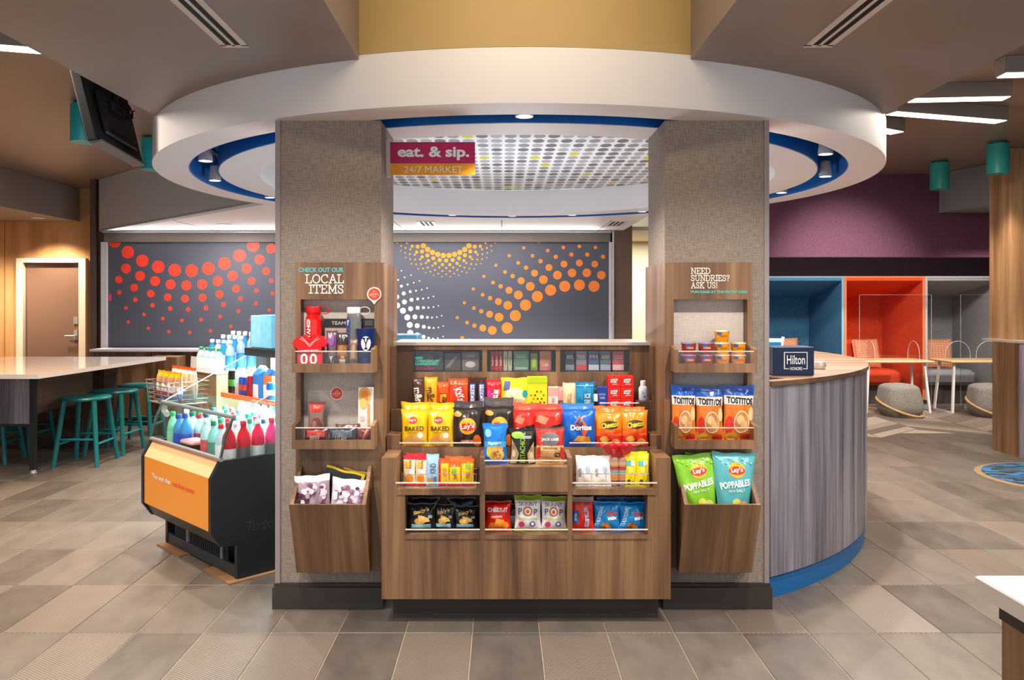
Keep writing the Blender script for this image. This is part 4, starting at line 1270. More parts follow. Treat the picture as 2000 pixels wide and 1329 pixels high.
for i, (x0, x1, yt, lb) in enumerate(((1163, 1217, 805, 'orange puffs bag, left of the pair at the right end of the chip shelf'), (1213, 1267, 803, 'orange puffs bag, right of the pair at the right end of the chip shelf'))):
    ops = [('ell', .02, .65, .72, .115, '#3c3312'), ('txt', 'Cheetos', .02, .655, 1.36, .145, '#f0cf25', 8, .035), ('quad', [(-.9, .34), (.9, .46), (.9, .52), (-.9, .40)], '#e24a1f'), ('ell', -.4, .28, .36, .08, '#f2a03c'), ('ell', .2, .32, .4, .07, '#d83420'), ('ell', .45, .2, .34, .09, '#f0913a'), ('ell', -.1, .14, .4, .06, '#f6c46a')]
    bag('puffs_bag', lb, 'puffs bag', (x0, x1, yt, 0), dC + .002 * i, [(.38, '#d2241c'), (.55, '#ee6a1c'), (1, '#f08a1d')], ops, group='orange puffs bags', fz=fC, tilt=5, yaw=(0, 4)[i])
for x0, x1, yt, c, lb in ((783, 842, 786, '#e8b81c', 'yellow chip bag in the back row, behind the left yellow bag'), (838, 888, 787, '#eabb1e', 'yellow chip bag in the back row, behind the right yellow bag'),
                          (886, 944, 784, '#4a4444', 'dark chip bag with silvery top in the back row, left of two'), (945, 1003, 777, '#57504e', 'dark chip bag with silvery top in the back row, right of two'),
                          (1000, 1050, 788, '#dc5a48', 'red chip bag in the back row, left of two'), (1048, 1100, 789, '#dd5244', 'red chip bag in the back row, right of two'),
                          (1094, 1160, 788, '#3f7fd0', 'blue chip bag in the back row'), (1158, 1212, 793, '#e07a2a', 'orange puffs bag in the back row, left of two'), (1208, 1260, 795, '#e07f30', 'orange puffs bag in the back row, right of two')):
    bag('chip_bag', lb, 'chip bag', (x0, x1, yt, 0), dC2, [(1, c)], fz=fC, tilt=2, t=.05, rough=.22)
# ---- candy shelf
dD, fD = 4.13, .941
def d_bag(x0, x1, yt, lb, bands, ops=(), cat='candy', name='candy_bag', **k):
    k.setdefault('t', .035)
    return bag(name, lb, cat, (x0, x1, yt, 0), dD, bands, ops, fz=fD, tilt=k.pop('tilt', 4), pinch=.04, **k)
mm = lambda c: [('txt', 'm&m', .05, .42, 1.1, .42, c, -82, .03)]
d_bag(805, 829, 738, 'brown candy packet with white rotated letters, leftmost on the candy shelf', [(1, '#4d3228')], mm('#efe3d8'))
d_bag(828, 854, 737, 'mustard yellow candy packet with brown rotated letters', [(1, '#dba528')], mm('#6a3a20'))
d_bag(853, 877, 746, 'orange candy packet with a yellow oblong panel', [(1, '#e6501c')], [('rect', -.55, .7, .1, .6, '#7a3a12'), ('rect', -.45, .6, .14, .56, '#f0a320'), ('txt', 'Reeses', .08, .35, .55, .35, '#6a2d10', 72, .02)], name='candy_packet')
d_bag(876, 915, 740, 'large orange red candy pouch with white slanting letters', [(1, '#ee4a1c')], [('ell', .1, .42, .7, .36, '#e2300f'), ('txt', 'KitKat', .15, .46, 1.0, .26, '#fbf1ea', -70, .03), ('rect', -.9, .9, .82, .84, '#f0a080')], name='candy_pouch')
for i, (x0, x1, lb) in enumerate(((913, 932, 'dark brown candy bar, left of the pair on the candy shelf'), (931, 950, 'dark brown candy bar, right of the pair on the candy shelf'))):
    d_bag(x0, x1, 738, lb, [(1, '#3a2118')], [('rect', -.55, .6, .06, .82, '#2f3f8e'), ('rect', -.4, .45, .1, .78, '#e9e2ea'), ('txt', 'SNICKERS', .02, .44, 1.3, .3, '#2b3c94', 80, .005)], name='candy_bar', group='dark brown candy bars', t=.02)
d_bag(949, 980, 742, 'red fruit candy bag with white rotated letters', [(1, '#c91f2c')], [('ell', -.6, .5, .3, .2, '#d8289a'), ('ell', .5, .25, .3, .15, '#e8a92a'), ('txt', 'Skittles', .1, .45, .9, .3, '#fbf4f2', 82, .05), ('ell', .65, .6, .2, .1, '#f06a2a')])
d_bag(978, 1033, 738, 'wide yellow gummy candy bag with pale oval', [(1, '#f3d21d')], [('ell', 0, .4, .8, .3, '#f8eeb0'), ('txt', 'SWEDISH', .05, .28, 1.4, .13, '#e2a08a', 0, .02), ('quad', [(-.85, .6), (-.4, .62), (-.3, .88), (-.75, .9)], '#5a5f98'), ('ell', .75, .5, .2, .12, '#2aa6b0'), ('ell', -.4, .5, .3, .12, '#f7f2c8')])
carton('candy_box', 'lime and yellow candy carton with scattered little figures', 'candy', (1030, 1069, 737, 0), dD, '#f0dd1c', [('rect', -1, 1, .82, 1, '#b6d51b')] + [('ell', -.7 + .33 * (k % 5) + .07 * (k % 3), .12 + .11 * (k // 3), .09, .028, ('#3a4a1c', '#6a7a1c', '#c25a1c', '#2f2f20')[k % 4]) for k in range(14)], fz=fD, top='#b9d81d')
carton('gum_carton', 'small pink gum carton right of the lime and yellow carton', 'candy', (1070, 1091, 757, 0), dD, '#e6a79a', [('rect', -.9, .9, .02, .6, '#f4dcd2'), ('txt', 'GUM MINT', 0, .32, 1.0, .2, '#a04a50', 90, .02)], fz=fD, top='#efb9aa')
d_bag(1089, 1101, 755, 'thin pink and brown gum packet beside the cream pouch', [(.4, '#8a4a40'), (1, '#e08a86')], name='gum_packet', t=.02)
d_bag(1099, 1125, 748, 'cream coloured mint pouch left of the teal pouch', [(1, '#e6c79a')], [('txt', 'ALTOIDS', 0, .4, .8, .2, '#b08a5a', 90, .01)], name='mint_pouch', t=.03)
d_bag(1123, 1162, 746, 'teal blue mint candy pouch with white lettering', [(.84, '#1b86b4'), (1, '#1470a0')], [('ell', .25, .38, .5, .26, '#1a6f9e'), ('txt', 'ICE', .25, .5, .6, .16, '#cfe6ea', 0, .03), ('txt', 'CUBES', .25, .3, .7, .14, '#cfe6ea', 0, .03), ('rect', -.9, .9, .84, .87, '#63b6cf')], name='mint_pouch', t=.03)
d_bag(1159, 1168, 755, 'narrow black and white gum pack beside the dark blue carton', [(.35, '#1d1d22'), (.7, '#e8e4dc'), (1, '#1d1d22')], name='gum_packet', t=.02)
carton('medicine_box', 'dark blue carton beside the stacked red boxes', 'box', (1165, 1187, 756, 0), dD, '#1d3a8e', [('rect', -.6, .6, .62, .72, '#5a7acb'), ('txt', 'TUMS', 0, .52, .9, .1, '#e6ecf8', 0, .03), ('ell', 0, .28, .55, .1, '#3f66c0'), ('txt', 'MINTS', 0, .14, 1.0, .08, '#c9d4ee', 0, .02)], fz=fD, dep=.035)
hR = (PZ(735, dD) - fD) / 3
for c, (x0, x1) in enumerate(((1187, 1212.4), (1212.6, 1238))):
    for r in range(3):
        z0 = fD + r * (hR + .0004)
        lb = 'red raisin box, %s of the %s stack of three on the candy shelf' % (('bottom', 'middle', 'top')[r], ('left-hand', 'right-hand')[c])
        o = carton('raisin_box', lb, 'box', (x0, x1, 0, 0), dD, '#dd1c16', (), group='stacked red boxes')
        bpy.data.objects.remove(o)
        w = (x1 - x0) / F * dD
        b = MB().bbox(-w / 2, w / 2, 0, .05, 0, hR, .002)
        o = b.build('raisin_box', pm('#dd1c16', .4, amt=.04), None, origin=(0, 0, 0))
        o.location = (PX((x0 + x1) / 2, dD), dD, z0)
        tag(o, lb, 'box', 'stacked red boxes')
        p = Print(lambda u, v, L=0, w=w: (u * w / 2, -L, v * hR), w, hR)
        p.quad([(-.55, .42), (.3, .38), (.55, .76), (-.5, .72)], '#e9e6e6').txt('SUN', 0, .58, .7, .2, '#8a8a90', 10, .03).rect(-.3, .5, .24, .3, '#f3b5ae')
        p.done(o)
# lotion bottle on the corner ledge
o = thing('lotion_bottle', 'white lotion bottle standing on the corner ledge at the right of the kiosk', 'bottle', (PX(1256, 4.13), 4.13, .99))
MB().lathe([(.020, 0), (.023, .004), (.023, .062), (.018, .074), (.012, .078)], n=20, sy=.7).build('body', pm('#dfe4ea', .35), o)
MB().lathe([(.014, .078), (.0145, .1), (.010, .104), (.0001, .104)], n=16, sy=.8).build('flip_cap', pm('#f3f2f0', .35), o)
p = Print(lambda u, v, L=0: (u * .016, -.0165 - L, .008 + v * .055), .032, .055)
p.rect(-.6, .6, .1, .75, '#c3d6ea').txt('LOTION', 0, .55, .8, .14, '#28609a', 0, .02).ell(.3, .25, .4, .14, '#3f7fc0')
p.done(o)
# ---- boxes behind the display windows
def wbox(name, lb, x0, x1, yt, yb, c, ops=(), cat='box', dep=.03, d=4.262):
    return carton(name, lb, cat, (x0, x1, yt, yb), d, c, ops, fz=1.1305, dep=dep)
wbox('sunglass_pouch', 'dark grey pouch behind the left display window', 812, 866, 686, 728, '#4c4a4c', [('ell', -.2, .55, .5, .3, '#6f6c6c'), ('quad', [(.2, .3), (.9, .6), (.9, .7), (.2, .45)], '#8b8886')], 'pouch')
wbox('charger_pack', 'dark charger pack with silver stripe behind the left display window', 868, 900, 690, 728, '#57504c', [('quad', [(-.9, .2), (.2, .8), (.6, .8), (-.4, .2)], '#8d8884')], 'pack')
wbox('earphone_pack', 'grey earphone pack at the right end of the left display window', 902, 936, 688, 728, '#7b7470', [('ell', 0, .35, .6, .16, '#d8d4d0'), ('txt', 'SOUND', 0, .8, 1, .12, '#d0c8c0', 0, .01)], 'pack')
dk = 4.2015
flat_words(ks, None, dk, [('NEED', 811, 826, 697, 702, '#46b7a4', False), ('CHARGERS OR', 811, 858, 703, 708, '#46b7a4', False), ('EARPHONES?', 811, 856, 709, 714, '#46b7a4', False), ('ASK AT THE DESK', 811, 848, 718, 722, '#b8286e', False)])
for k, x in enumerate((958, 966, 974)):
    wbox('lip_balm_pack', ('left', 'middle', 'right')[k] + ' red lip balm pack of three in the middle display window', x, x + 7.4, 686, 718, '#c43a3a', [('txt', 'balm', 0, .5, .9, .32, '#f3d8d2', 90, .02)], 'pack')
for k, x in enumerate((983, 992)):
    wbox('balm_pack', ('left', 'right')[k] + ' pale green balm pack of two in the middle display window', x, x + 8, 686, 717, '#c9c7a6', [('txt', 'mint', 0, .5, .8, .3, '#5b7a4a', 90, .01)], 'pack')
wbox('tea_tree_box', 'green box with fine lettering at the centre of the middle display window', 1003, 1033, 686, 722, '#5f8a72', [('rect', -.8, .7, .55, .85, '#7ba68c'), ('txt', 'wipes', -.1, .7, 1.1, .14, '#d3e2d8', 0, .01), ('rect', -.8, .8, .08, .2, '#a9c6b2')])
wbox('lime_box', 'narrow lime green box beside the pink box in the middle display window', 1036, 1050, 690, 720, '#7f9a3a', [('rect', -.5, .5, .2, .7, '#b9cf4a')])
wbox('pink_box', 'pink box with tan emblem at the right of the middle display window', 1054, 1077, 686, 719, '#dd7d74', [('ell', 0, .68, .6, .2, '#b98a4a'), ('txt', 'CARE', 0, .3, 1.2, .14, '#f6d8d0', 0, .03)])
for k, (x0, x1, c, c2, nm) in enumerate(((1104, 1122, '#3d4450', '#8f9aa8', 'dark grey'), (1125, 1146, '#8c8f98', '#d6483c', 'grey and red'), (1149, 1170, '#56608a', '#cfd2dc', 'slate blue'), (1172, 1193, '#5f6f82', '#a9b4c0', 'grey blue'), (1196, 1219, '#c8525a', '#f0c8c4', 'red'))):
    wbox('medicine_box', nm + ' medicine box in the right display window', x0, x1, 686, 719, c, [('rect', -.95, .95, .05, .32, c2), ('txt', ('ADVIL', 'TYLENOL', 'PM', 'ALEVE', 'COLD')[k], 0, .7, 1.4, .18, '#eef0f4', 0, .02)])

# ================================================================ left niche shelf
dS, fS1, fS2 = 3.825, 1.1905, .8315
def sport_bottle(px, label, color, capc, yt, ybody, r, clear=False):
    X = PX(px, dS)
    h1 = PZ(ybody, dS) - fS1
    h2 = PZ(yt, dS) - fS1
    o = thing('water_bottle', label, 'bottle', (X, dS + .015, fS1))
    m = pm(color, .15, trans=.85 if clear else .0, coat=.3, amt=.03)
    MB().lathe([(r * .9, 0), (r, .006), (r, h1 - .03), (r * .86, h1 - .008), (r * .80, h1)], n=28).build('body', m, o)
    MB().lathe([(r * .84, h1), (r * .9, h1 + .004), (r * .9, h2 - .006), (r * .84, h2), (.0001, h2)], n=28).build('screw_cap', pm(capc, .35), o)
    MB().tube([(r * .6 + .03 + .026 * math.cos(t * .42), -.002, h2 - .018 + .018 * math.sin(t * .42)) for t in range(15)], .0022, 6, True).build('loop', pm(capc if not clear else '#d9d0c8', .35), o)
    return o, r, h1
o, r, h1 = sport_bottle(611, 'red plastic water bottle with red looped cap on the upper left niche', '#d8140c', '#cf1016', 599, 614, .038)
p = Print(lambda u, v, L=0: ((r + L) * math.sin(u * 1.2 - .35), -(r + L) * math.cos(u * 1.2 - .35), v * h1), 2 * r, h1)
p.ell(-.1, .84, .24, .07, '#f0e8e8').txt('U', -.1, .84, .25, .08, '#c4121c', 0, .03).txt('UTAH', -.05, .62, .62, .15, '#f6ecec', 90, .03)
p.done(o)
o, r, h1 = sport_bottle(690, 'clear plastic water bottle with white looped cap behind the blue tumbler', '#f1f2f4', '#f6f4f2', 600, 613, .037, True)
p = Print(lambda u, v, L=0: ((r + L) * math.sin(u * 1.2 - .3), -(r + L) * math.cos(u * 1.2 - .3), v * h1), 2 * r, h1)
p.ell(-.25, .83, .3, .09, '#2a4a92').txt('Y', -.25, .83, .34, .1, '#eef0f6', 0, .05).txt('COUGARS', -.2, .5, 1.1, .16, '#3a529a', 90, .02)
p.done(o)
# red jersey shaped koozie with 00
o = thing('jersey_koozie', 'red jersey-shaped drink holder numbered 00 in front of the red bottle', 'drink holder', (PX(607, 3.775), 3.775, fS1))
sc = 3.775 / F
J = [(-24, 0), (-24, 32), (-27, 40), (-32, 38), (-34, 46), (-27, 56), (-14, 60), (-10, 62), (0, 52), (10, 62), (14, 60), (26, 58), (32, 46), (29, 38), (24, 40), (22, 32), (22, 0)]
JP = [(a * sc, .006 + b * sc * .99) for a, b in J]
MB().prism(JP, -.02, .016, 'y').build('body', pm('#d3101a', .75), o)
MB().tube([(a * sc, -.0212, .006 + b * sc) for a, b in ((-19, 54), (-8, 47), (0, 38), (8, 47), (19, 54))], .0014, 5).tube([(a * sc, -.0212, .006 + b * sc) for a, b in ((-16, 57), (0, 42), (16, 57))], .0014, 5).build('collar_stripe', pm('#f0d6d2', .6), o)
p = Print(lambda u, v, L=0: (u * 24 * sc, -.0205 - L, v * 60 * sc), 48 * sc, 60 * sc)
p.txt('0', -.45, .28, .6, .36, '#f8eeee', 0, .02).txt('0', .3, .28, .6, .36, '#f8eeee', 0, .02).txt('UNIVERSITY OF UTAH', -.05, .56, 1.5, .04, '#f8eeee', 3, .01)
p.done(o)
# boxed pack at the back
o = carton('mug_box', 'dark-topped clear gift box with grey figures behind the drinkware', 'box', (633, 732, 623, 0), 3.862, '#6d5a50', [('rect', -1, 1, .82, 1, '#241f22'), ('txt', 'TEAM MAN', -.15, .91, 1.1, .07, '#d8d0cc', 0, .01), ('rect', -.95, .95, .04, .8, '#b89f92'), ('rect', .62, .92, .85, .97, '#4a4a50')], fz=fS1, dep=.038)
bag('pretzel_bag', 'small purple and clear candy bag with white mark on the upper left niche', 'candy bag', (636, 658, 646, 0), 3.80, [(.3, '#4a4048'), (.55, '#6a5a60'), (.85, '#7a4a86'), (1, '#5a4450')], [('ell', 0, .72, .6, .14, '#8f5aa0'), ('ell', -.3, .84, .3, .06, '#c9b4c4'), ('txt', 'Y.', .1, .2, .8, .2, '#e6e0e6', 0, .05)], fz=fS1, t=.03)
bag('pretzel_bag', 'small dark and tan candy bag with white print on the upper left niche', 'candy bag', (656, 681, 650, 0), 3.80, [(.3, '#5c3a2c'), (.62, '#8a5a34'), (1, '#3a3230')], [('ell', 0, .48, .75, .15, '#a8723e'), ('rect', -.4, .5, .08, .22, '#e8dcc8'), ('rect', -.2, .4, .24, .32, '#d9a24a')], fz=fS1, t=.03)
bag('candy_bag', 'small brown candy bag half behind the clear bottle on the upper left niche', 'candy bag', (682, 699, 662, 0), 3.79, [(1, '#8a6a58')], [('ell', 0, .5, .6, .3, '#a88a70')], fz=fS1, t=.025)
# tumbler
o = thing('tumbler', 'navy blue tumbler with white oval letter Y on the upper left niche', 'tumbler', (PX(715, 3.80), 3.80, fS1))
ht = PZ(642, 3.80) - fS1
MB().lathe([(.028, 0), (.029, .004), (.036, ht * .5), (.047, ht), (.045, ht), (.034, ht * .5), (.0001, ht * .45)], n=30).build('cup', pm('#0e2a66', .3), o)
MB().lathe([(.0285, .0), (.0292, .004), (.0289, .0)], n=30).build('base_ring', pm('#c3c6cc', .2, .8), o)
tr = lambda v: .029 + .018 * v
p = Print(lambda u, v, L=0: ((tr(v) + L) * math.sin(u * 1.1 + .05), -(tr(v) + L) * math.cos(u * 1.1 + .05), v * ht), .08, ht)
p.ell(.08, .62, .52, .19, '#f2f2f4')
p.txt('Y', .08, .62, .52, .26, '#10295f', 0, .03, .4, True)
p.done(o)
# lower left niche
bag('jerky_bag', 'small clear bag of brown meat snack with red label on the lower left niche', 'snack bag', (600, 634, 786, 0), 3.845, [(1, '#8a6a60')], [('quad', [(-.85, .98), (.85, .98), (.6, .74), (-.6, .74)], '#d4281c'), ('ell', .1, .34, .7, .26, '#6d3a34'), ('ell', -.2, .42, .3, .1, '#a8746a'), ('ell', .3, .3, .25, .1, '#8f4f48'), ('txt', 'UTAH', 0, .86, .6, .06, '#f0c8b8', 0, .01)], fz=fS2, t=.03)
o = carton('candy_carton', 'tall white carton with orange balloon drawing on the lower left niche', 'carton', (698, 729, 757, 0), 3.835, '#f1ebe6', [('ell', -.05, .84, .8, .16, '#f0b54a'), ('ell', -.05, .84, .5, .1, '#ee8a3c'), ('ell', -.25, .7, .5, .1, '#f4cf6a'), ('rect', .3, .62, .1, .7, '#f0a060'), ('txt', 'TAFFY TOWN', .46, .4, 1.7, .05, '#f8f0e4', 90, .02), ('ell', -.4, .42, .3, .05, '#f3c6bc')], fz=fS2, dep=.055, yaw=-12)
for i, (x0, x1, c, c2, lb) in enumerate(((592, 644, '#5a2422', '#b8302a', 'dark red wrapped snack bar lying at the left of the lower left niche'), (640, 698, '#2c3440', '#55606e', 'dark blue wrapped snack bar lying in the middle of the lower left niche'), (696, 728, '#6a3436', '#a85a54', 'clear packet of dark red strips at the right of the lower left niche'))):
    ops = [('rect', -.75, .7, .35, .8, c2), ('txt', ('BEEF', 'UTAH', 'JERKY')[i], -.1, .3, .8, .3, '#e8d8d0', 0, .02)] if i < 2 else [('quad', [(-.4, .1), (-.1, .1), (.5, .9), (.2, .9)], '#c9786a'), ('quad', [(0, .1), (.25, .1), (.75, .8), (.5, .85)], '#8f3a38')]
    bag('snack_bar', lb, 'snack bar', (x0, x1, 836, 0), 3.79, [(1, c)], ops, fz=fS2, t=.024, tilt=10)
bag('snack_bar', 'brown snack bar behind the dark blue bar on the lower left niche', 'snack bar', (654, 702, 829, 0), 3.822, [(1, '#6a4434')], [('rect', -.6, .6, .3, .8, '#8f6248')], fz=fS2, t=.022, tilt=8)
# bin: clear bags and black-yellow pouches
for i, (x0, x1, yt, lb) in enumerate(((578, 648, 930, 'clear bag of purple and white candy, left in the left bin'), (640, 712, 937, 'clear bag of purple and white candy, right in the left bin'))):
    rs = random.Random(20 + i)
    ops = [('ell', rs.uniform(-.78, .78), rs.uniform(.22, .82), rs.uniform(.07, .2), rs.uniform(.025, .07), rs.choice(('#6d3256', '#f1e8ee', '#8f5a80', '#532543', '#e4d2e0', '#b48aa6', '#f7f2f4'))) for k in range(46)]
    bag('candy_bag', lb, 'candy bag', (x0, x1, yt, 0), 3.742 + .004 * i, [(.86, '#a8909c' if i == 0 else '#d9cdd6'), (1, '#dfe3ea')], ops, group='clear bags of purple candy', fz=.463, t=.058, tilt=8, rough=.15, pinch=.06, roll=(-4, 5)[i])
for i, (x0, x1, roll, lb) in enumerate(((612, 690, 14, 'black pouch with yellow edge leaning in the left bin, in front'), (650, 706, 12, 'black pouch with yellow edge leaning in the left bin, behind'))):
    bag('jerky_pouch', lb, 'pouch', (x0, x1, 916 + 2 * i, 0), 3.792 + .022 * i, [(.95, '#1e1d1c'), (1, '#d8b424')], [('rect', .84, .99, .0, .97, '#d8b424')], fz=.463, t=.022, tilt=3, roll=roll, pinch=.02)
# ================================================================ right niche shelf
def cup(px, z0, c, lid, label, d=3.835, w=30):
    r = w / 2 / F * d
    h = .0585
    o = thing('snack_cup', label, 'cup', (PX(px, d), d, z0), 0, 'red snack cups' if c == '#a8332c' else 'yellow snack cups')
    MB().lathe([(r * .78, 0), (r * .82, .002), (r * .95, h - .008), (r * .97, h - .008)], n=24).build('tub', pm(c, .35), o)
    MB().lathe([(r, h - .008), (r, h - .004), (r * .96, h - .001), (.0001, h - .001)], n=24).build('foil_lid', pm(lid, .25, .3), o)
    p = Print(lambda u, v, L=0: ((r * (.8 + .15 * v) + L) * math.sin(u * 1.2), -(r * (.8 + .15 * v) + L) * math.cos(u * 1.2), v * h), 2 * r, h)
    p.rect(-.6, .6, .12, .3, '#7a1f1c' if c == '#a8332c' else '#d98a10').txt('CEREAL', 0, .55, .9, .16, '#f2d9b0' if c == '#a8332c' else '#b04a10', 0, .02)
    p.ell(-.3 if c == '#a8332c' else -.5, .74, .3, .12, '#3f5aa8')
    p.done(o)
for k, px in enumerate((1345, 1378, 1410, 1442)):
    c, lid, nm = ('#a8332c', '#8c7a96', 'red') if k < 2 else ('#ee9d18', '#e8d2b0', 'yellow')
    for lv in range(3 if k == 2 else 2):
        lb = '%s snack cup, %s of the %s stack on the upper right niche' % (nm, ('bottom', 'second', 'topmost')[lv], ('first', 'second', 'third', 'fourth')[k])
        cup(px, fS1 + lv * .0578, c, lid, lb)
for i, (x0, x1, yt, yaw, lb) in enumerate(((1311, 1360, 753, -4, 'tortilla chip bag with blue top, leftmost of three on the lower right niche'), (1358, 1414, 756, 0, 'tortilla chip bag with blue top, middle of three on the lower right niche'), (1409, 1473, 753, 5, 'tortilla chip bag with blue top, rightmost of three on the lower right niche'))):
    ops = [('rect', -1, 1, .66, .80, '#efe4da'), ('txt', 'TOSTITOS', 0, .73, 1.75, .12, '#22202a', -3, .05), ('ell', .1, .36, .55, .2, '#f0dcc0'), ('ell', .1, .36, .49, .178, '#c9884a'), ('ell', .0, .4, .3, .08, '#e9c28c'), ('ell', .25, .32, .25, .07, '#e2b47a'), ('ell', -.7, .3, .25, .16, '#d8321e'), ('ell', -.5, .1, .4, .07, '#e2a03a'), ('ell', .5, .09, .4, .06, '#c8321c'), ('ell', .75, .5, .2, .12, '#f3cf90')]
    bag('chip_bag', lb, 'chip bag', (x0, x1, yt, 0), (3.812, 3.808, 3.815)[i], [(.66, '#df7a26'), (.8, '#e8d2c0'), (1, '#1f55b4')], ops, group='tortilla chip bags', fz=fS2, tilt=3, yaw=yaw, t=.055, roll=(0, 0, 2)[i])
for i, (x0, x1, yt, dd, c, c2, rl, lb) in enumerate(((1329, 1414, 888, 3.748, '#86c832', '#a4d85a', -6, 'lime green chip bag in the right bin, left of the teal one'), (1389, 1475, 886, 3.735, '#5cb0b8', '#8accd0', 2, 'teal chip bag in the right bin, right of the lime green one'))):
    ops = [('ell', .1, .76, .42, .115, '#f2b82c'), ('ell', .1, .75, .42, .06, '#cf3a22'), ('txt', "Lay's", .1, .755, .6, .085, '#f8efe4', 6, .03), ('txt', 'POPPABLES', 0, .56, 1.6, .1, '#f4f6ee' if i == 0 else '#e6f2f4', 8, .04), ('txt', 'SEA SALT', .1, .47, .9, .035, '#eef4e4', 4, .01), ('ell', .1, .3, .25, .06, '#e2dc62'), ('ell', .5, .26, .3, .07, '#e6dc8a' if i == 0 else '#e2b25a')]
    ops += [('ell', -.8 + .2 * k, .92 - .03 * (k % 3), .06, .014, c2) for k in range(9)]
    bag('chip_bag', lb, 'chip bag', (x0, x1, yt, 0), dd, [(1, c)], ops, group=None, fz=.463, tilt=6, t=.058, roll=rl, pinch=.12, taper=.36)
for x0, x1, c, lb in ((1338, 1408, '#7ab82c', 'lime green chip bag behind the front lime one in the right bin'), (1400, 1464, '#3f93a4', 'darker teal chip bag behind the front teal one in the right bin')):
    bag('chip_bag', lb, 'chip bag', (x0, x1, 885, 0), 3.818, [(1, c)], fz=.463, tilt=0, t=.022, pinch=.12, taper=.25)
# ================================================================ open-front drinks cooler (local: x along the front, y towards the back)
FR = thing('drinks_cooler', 'black open-front drinks cooler with orange front panel beside the left pillar', 'cooler', (-1.42, 4.286, 0), math.radians(-45))
FW = .94
M_BLK = pm('#20242a', .35, amt=.05)
M_ORG = pm('#de9038', .35, amt=.03, scale=3)
def fb(name, x0, x1, y0, y1, z0, z1, m, parent=FR):
    return MB().box(x0, x1, y0, y1, z0, z1).build(name, m, parent)
side = [(0, .012), (.74, .012), (.74, .656), (-.095, .656), (-.146, .567), (-.146, .28), (-.093, .204), (0, .19)]
for x0 in (-FW, -.03):
    MB().prism(side, x0, x0 + .03, 'x').build('side_panel', M_BLK, FR)
MB().prism([(-.139, .285), (-.139, .565), (-.132, .565), (-.132, .285)], -FW + .03, -.03, 'x').build('front_panel', M_ORG, FR)
MB().prism([(-.139, .567), (-.090, .652), (-.084, .648), (-.132, .565)], -FW + .03, -.03, 'x').build('front_panel', pm('#efb084', .35, amt=.03), FR)  # same orange panel, the light on this slope is put into the colour
MB().prism([(-.135, .285), (-.128, .285), (-.08, .212), (-.088, .206)], -FW + .03, -.03, 'x').build('lower_skirt', M_BLK, FR)
fb('base_box', -FW + .03, -.03, .06, .70, .012, .2, M_BLK)
fb('kick_plate', -FW + .03, -.03, .005, .02, .012, .075, pm('#2a333c', .4))
for i in range(30):
    x = -FW + .12 + i * (FW - .26) / 29
    fb('grille_slat', x - .004, x + .004, .012, .02, .075, .19, pm('#39434c', .4, .4))
for x in (-FW + .30, -.2):
    fb('grille_post', x - .012, x + .012, .006, .02, .075, .19, pm('#8e979e', .35, .5))
MB().cyl((-FW, -.088, .664), (0, -.088, .664), .013).build('bumper_rail', pm('#a79ea3', .3, .5), FR)
gl = glass('cooler_glass', '#f6fcfc')
MB().add([(-FW + .01, -.088, .672), (-.01, -.088, .672), (-.01, -.062, .79), (-FW + .01, -.062, .79), (-.01, -.02, .875), (-FW + .01, -.02, .875)], [(0, 1, 2, 3), (3, 2, 4, 5)], True).build('front_glass', gl, FR)
MB().tube([(-FW, -.018, .882), (0, -.018, .882)], .012).build('glass_top_rail', pm('#9fb0b4', .3, .6), FR)
for x0 in (-FW + .004, -.009):
    MB().prism([(-.085, .67), (-.06, .79), (-.02, .88), (.56, 1.155), (.72, 1.155), (.72, .656), (-.09, .656)], x0, x0 + .005, 'x').build('end_glass', gl, FR)
    MB().tube([(x0 + .0025, -.02, .882), (x0 + .0025, .56, 1.157)], .0035, 6).build('end_glass_edge', pm('#b9c6c6', .2, .3), FR)
    MB().tube([(x0 + .0025, -.09, .67), (x0 + .0025, -.062, .79), (x0 + .0025, -.018, .882)], .008, 6).build('glass_corner_post', pm('#3d4c4e', .3, .3), FR)
fb('well_floor', -FW + .03, -.03, -.08, .70, .585, .60, pm('#c9d2d6', .4))
fb('back_wall', -FW + .03, -.03, .70, .735, .2, 1.15, pm('#e8eef0', .4))
fb('canopy', -FW, 0, .54, .745, 1.16, 1.195, M_BLK)
fb('canopy_lip', -FW, 0, .525, .545, 1.145, 1.195, pm('#17191d', .4))
fb('lamp_strip', -FW + .04, -.04, .56, .60, 1.148, 1.158, pm('#eaf8ff', .4, emit=14, amt=0))
fb('wire_shelf', -FW + .03, -.03, .36, .70, .893, .90, pm('#c2c9cc', .35, .5))
tk = fb('price_rail', -FW + .03, -.02, .345, .36, .885, .915, pm('#e8602a', .4))
pr = Print(lambda u, v, L=0: (-FW / 2 + u * FW / 2, .345 - L, .885 + v * .03), FW, .03)
pr.txt('DRINK LOCAL. DRINK COLD.', .35, .5, .8, .5, '#f6d6c4', 0, .02)
pr.done(FR)
MB().prism([(.40, .60), (.69, .60), (.69, .72), (.40, .72)], -FW + .03, -.03, 'x').build('riser', pm('#bcc9ce', .4), FR)
pr = Print(lambda u, v, L=0: (-FW / 2 + u * (FW - .06) / 2, -.139 - L, .285 + v * .28), FW - .06, .28)
pr.txt('This and that', -.42, .66, .62, .1, '#f3e6e2', 0, .02).txt('and then some.', .27, .66, .66, .1, '#e8503a', 0, .01)
pr.done(FR, tname='slogan')
p_ = Print(lambda u, v, L=0: (L, .18 + u * .13, .25 + v * .06), .26, .06)
p_.txt('TurboAir', 0, .5, 1.9, 1.0, '#33373d', 0, 0, .4, False, .3)
p_.done(FR, tname='side_script')
light('cooler_light', 'AREA', (-1.42 + .707 * (-FW / 2) + .707 * .58, 4.286 + .707 * (FW / 2) + .707 * .58, 1.14), 60, (.68, .93, 1), FW - .1, sy=.05).rotation_euler = (0, 0, math.radians(-45))
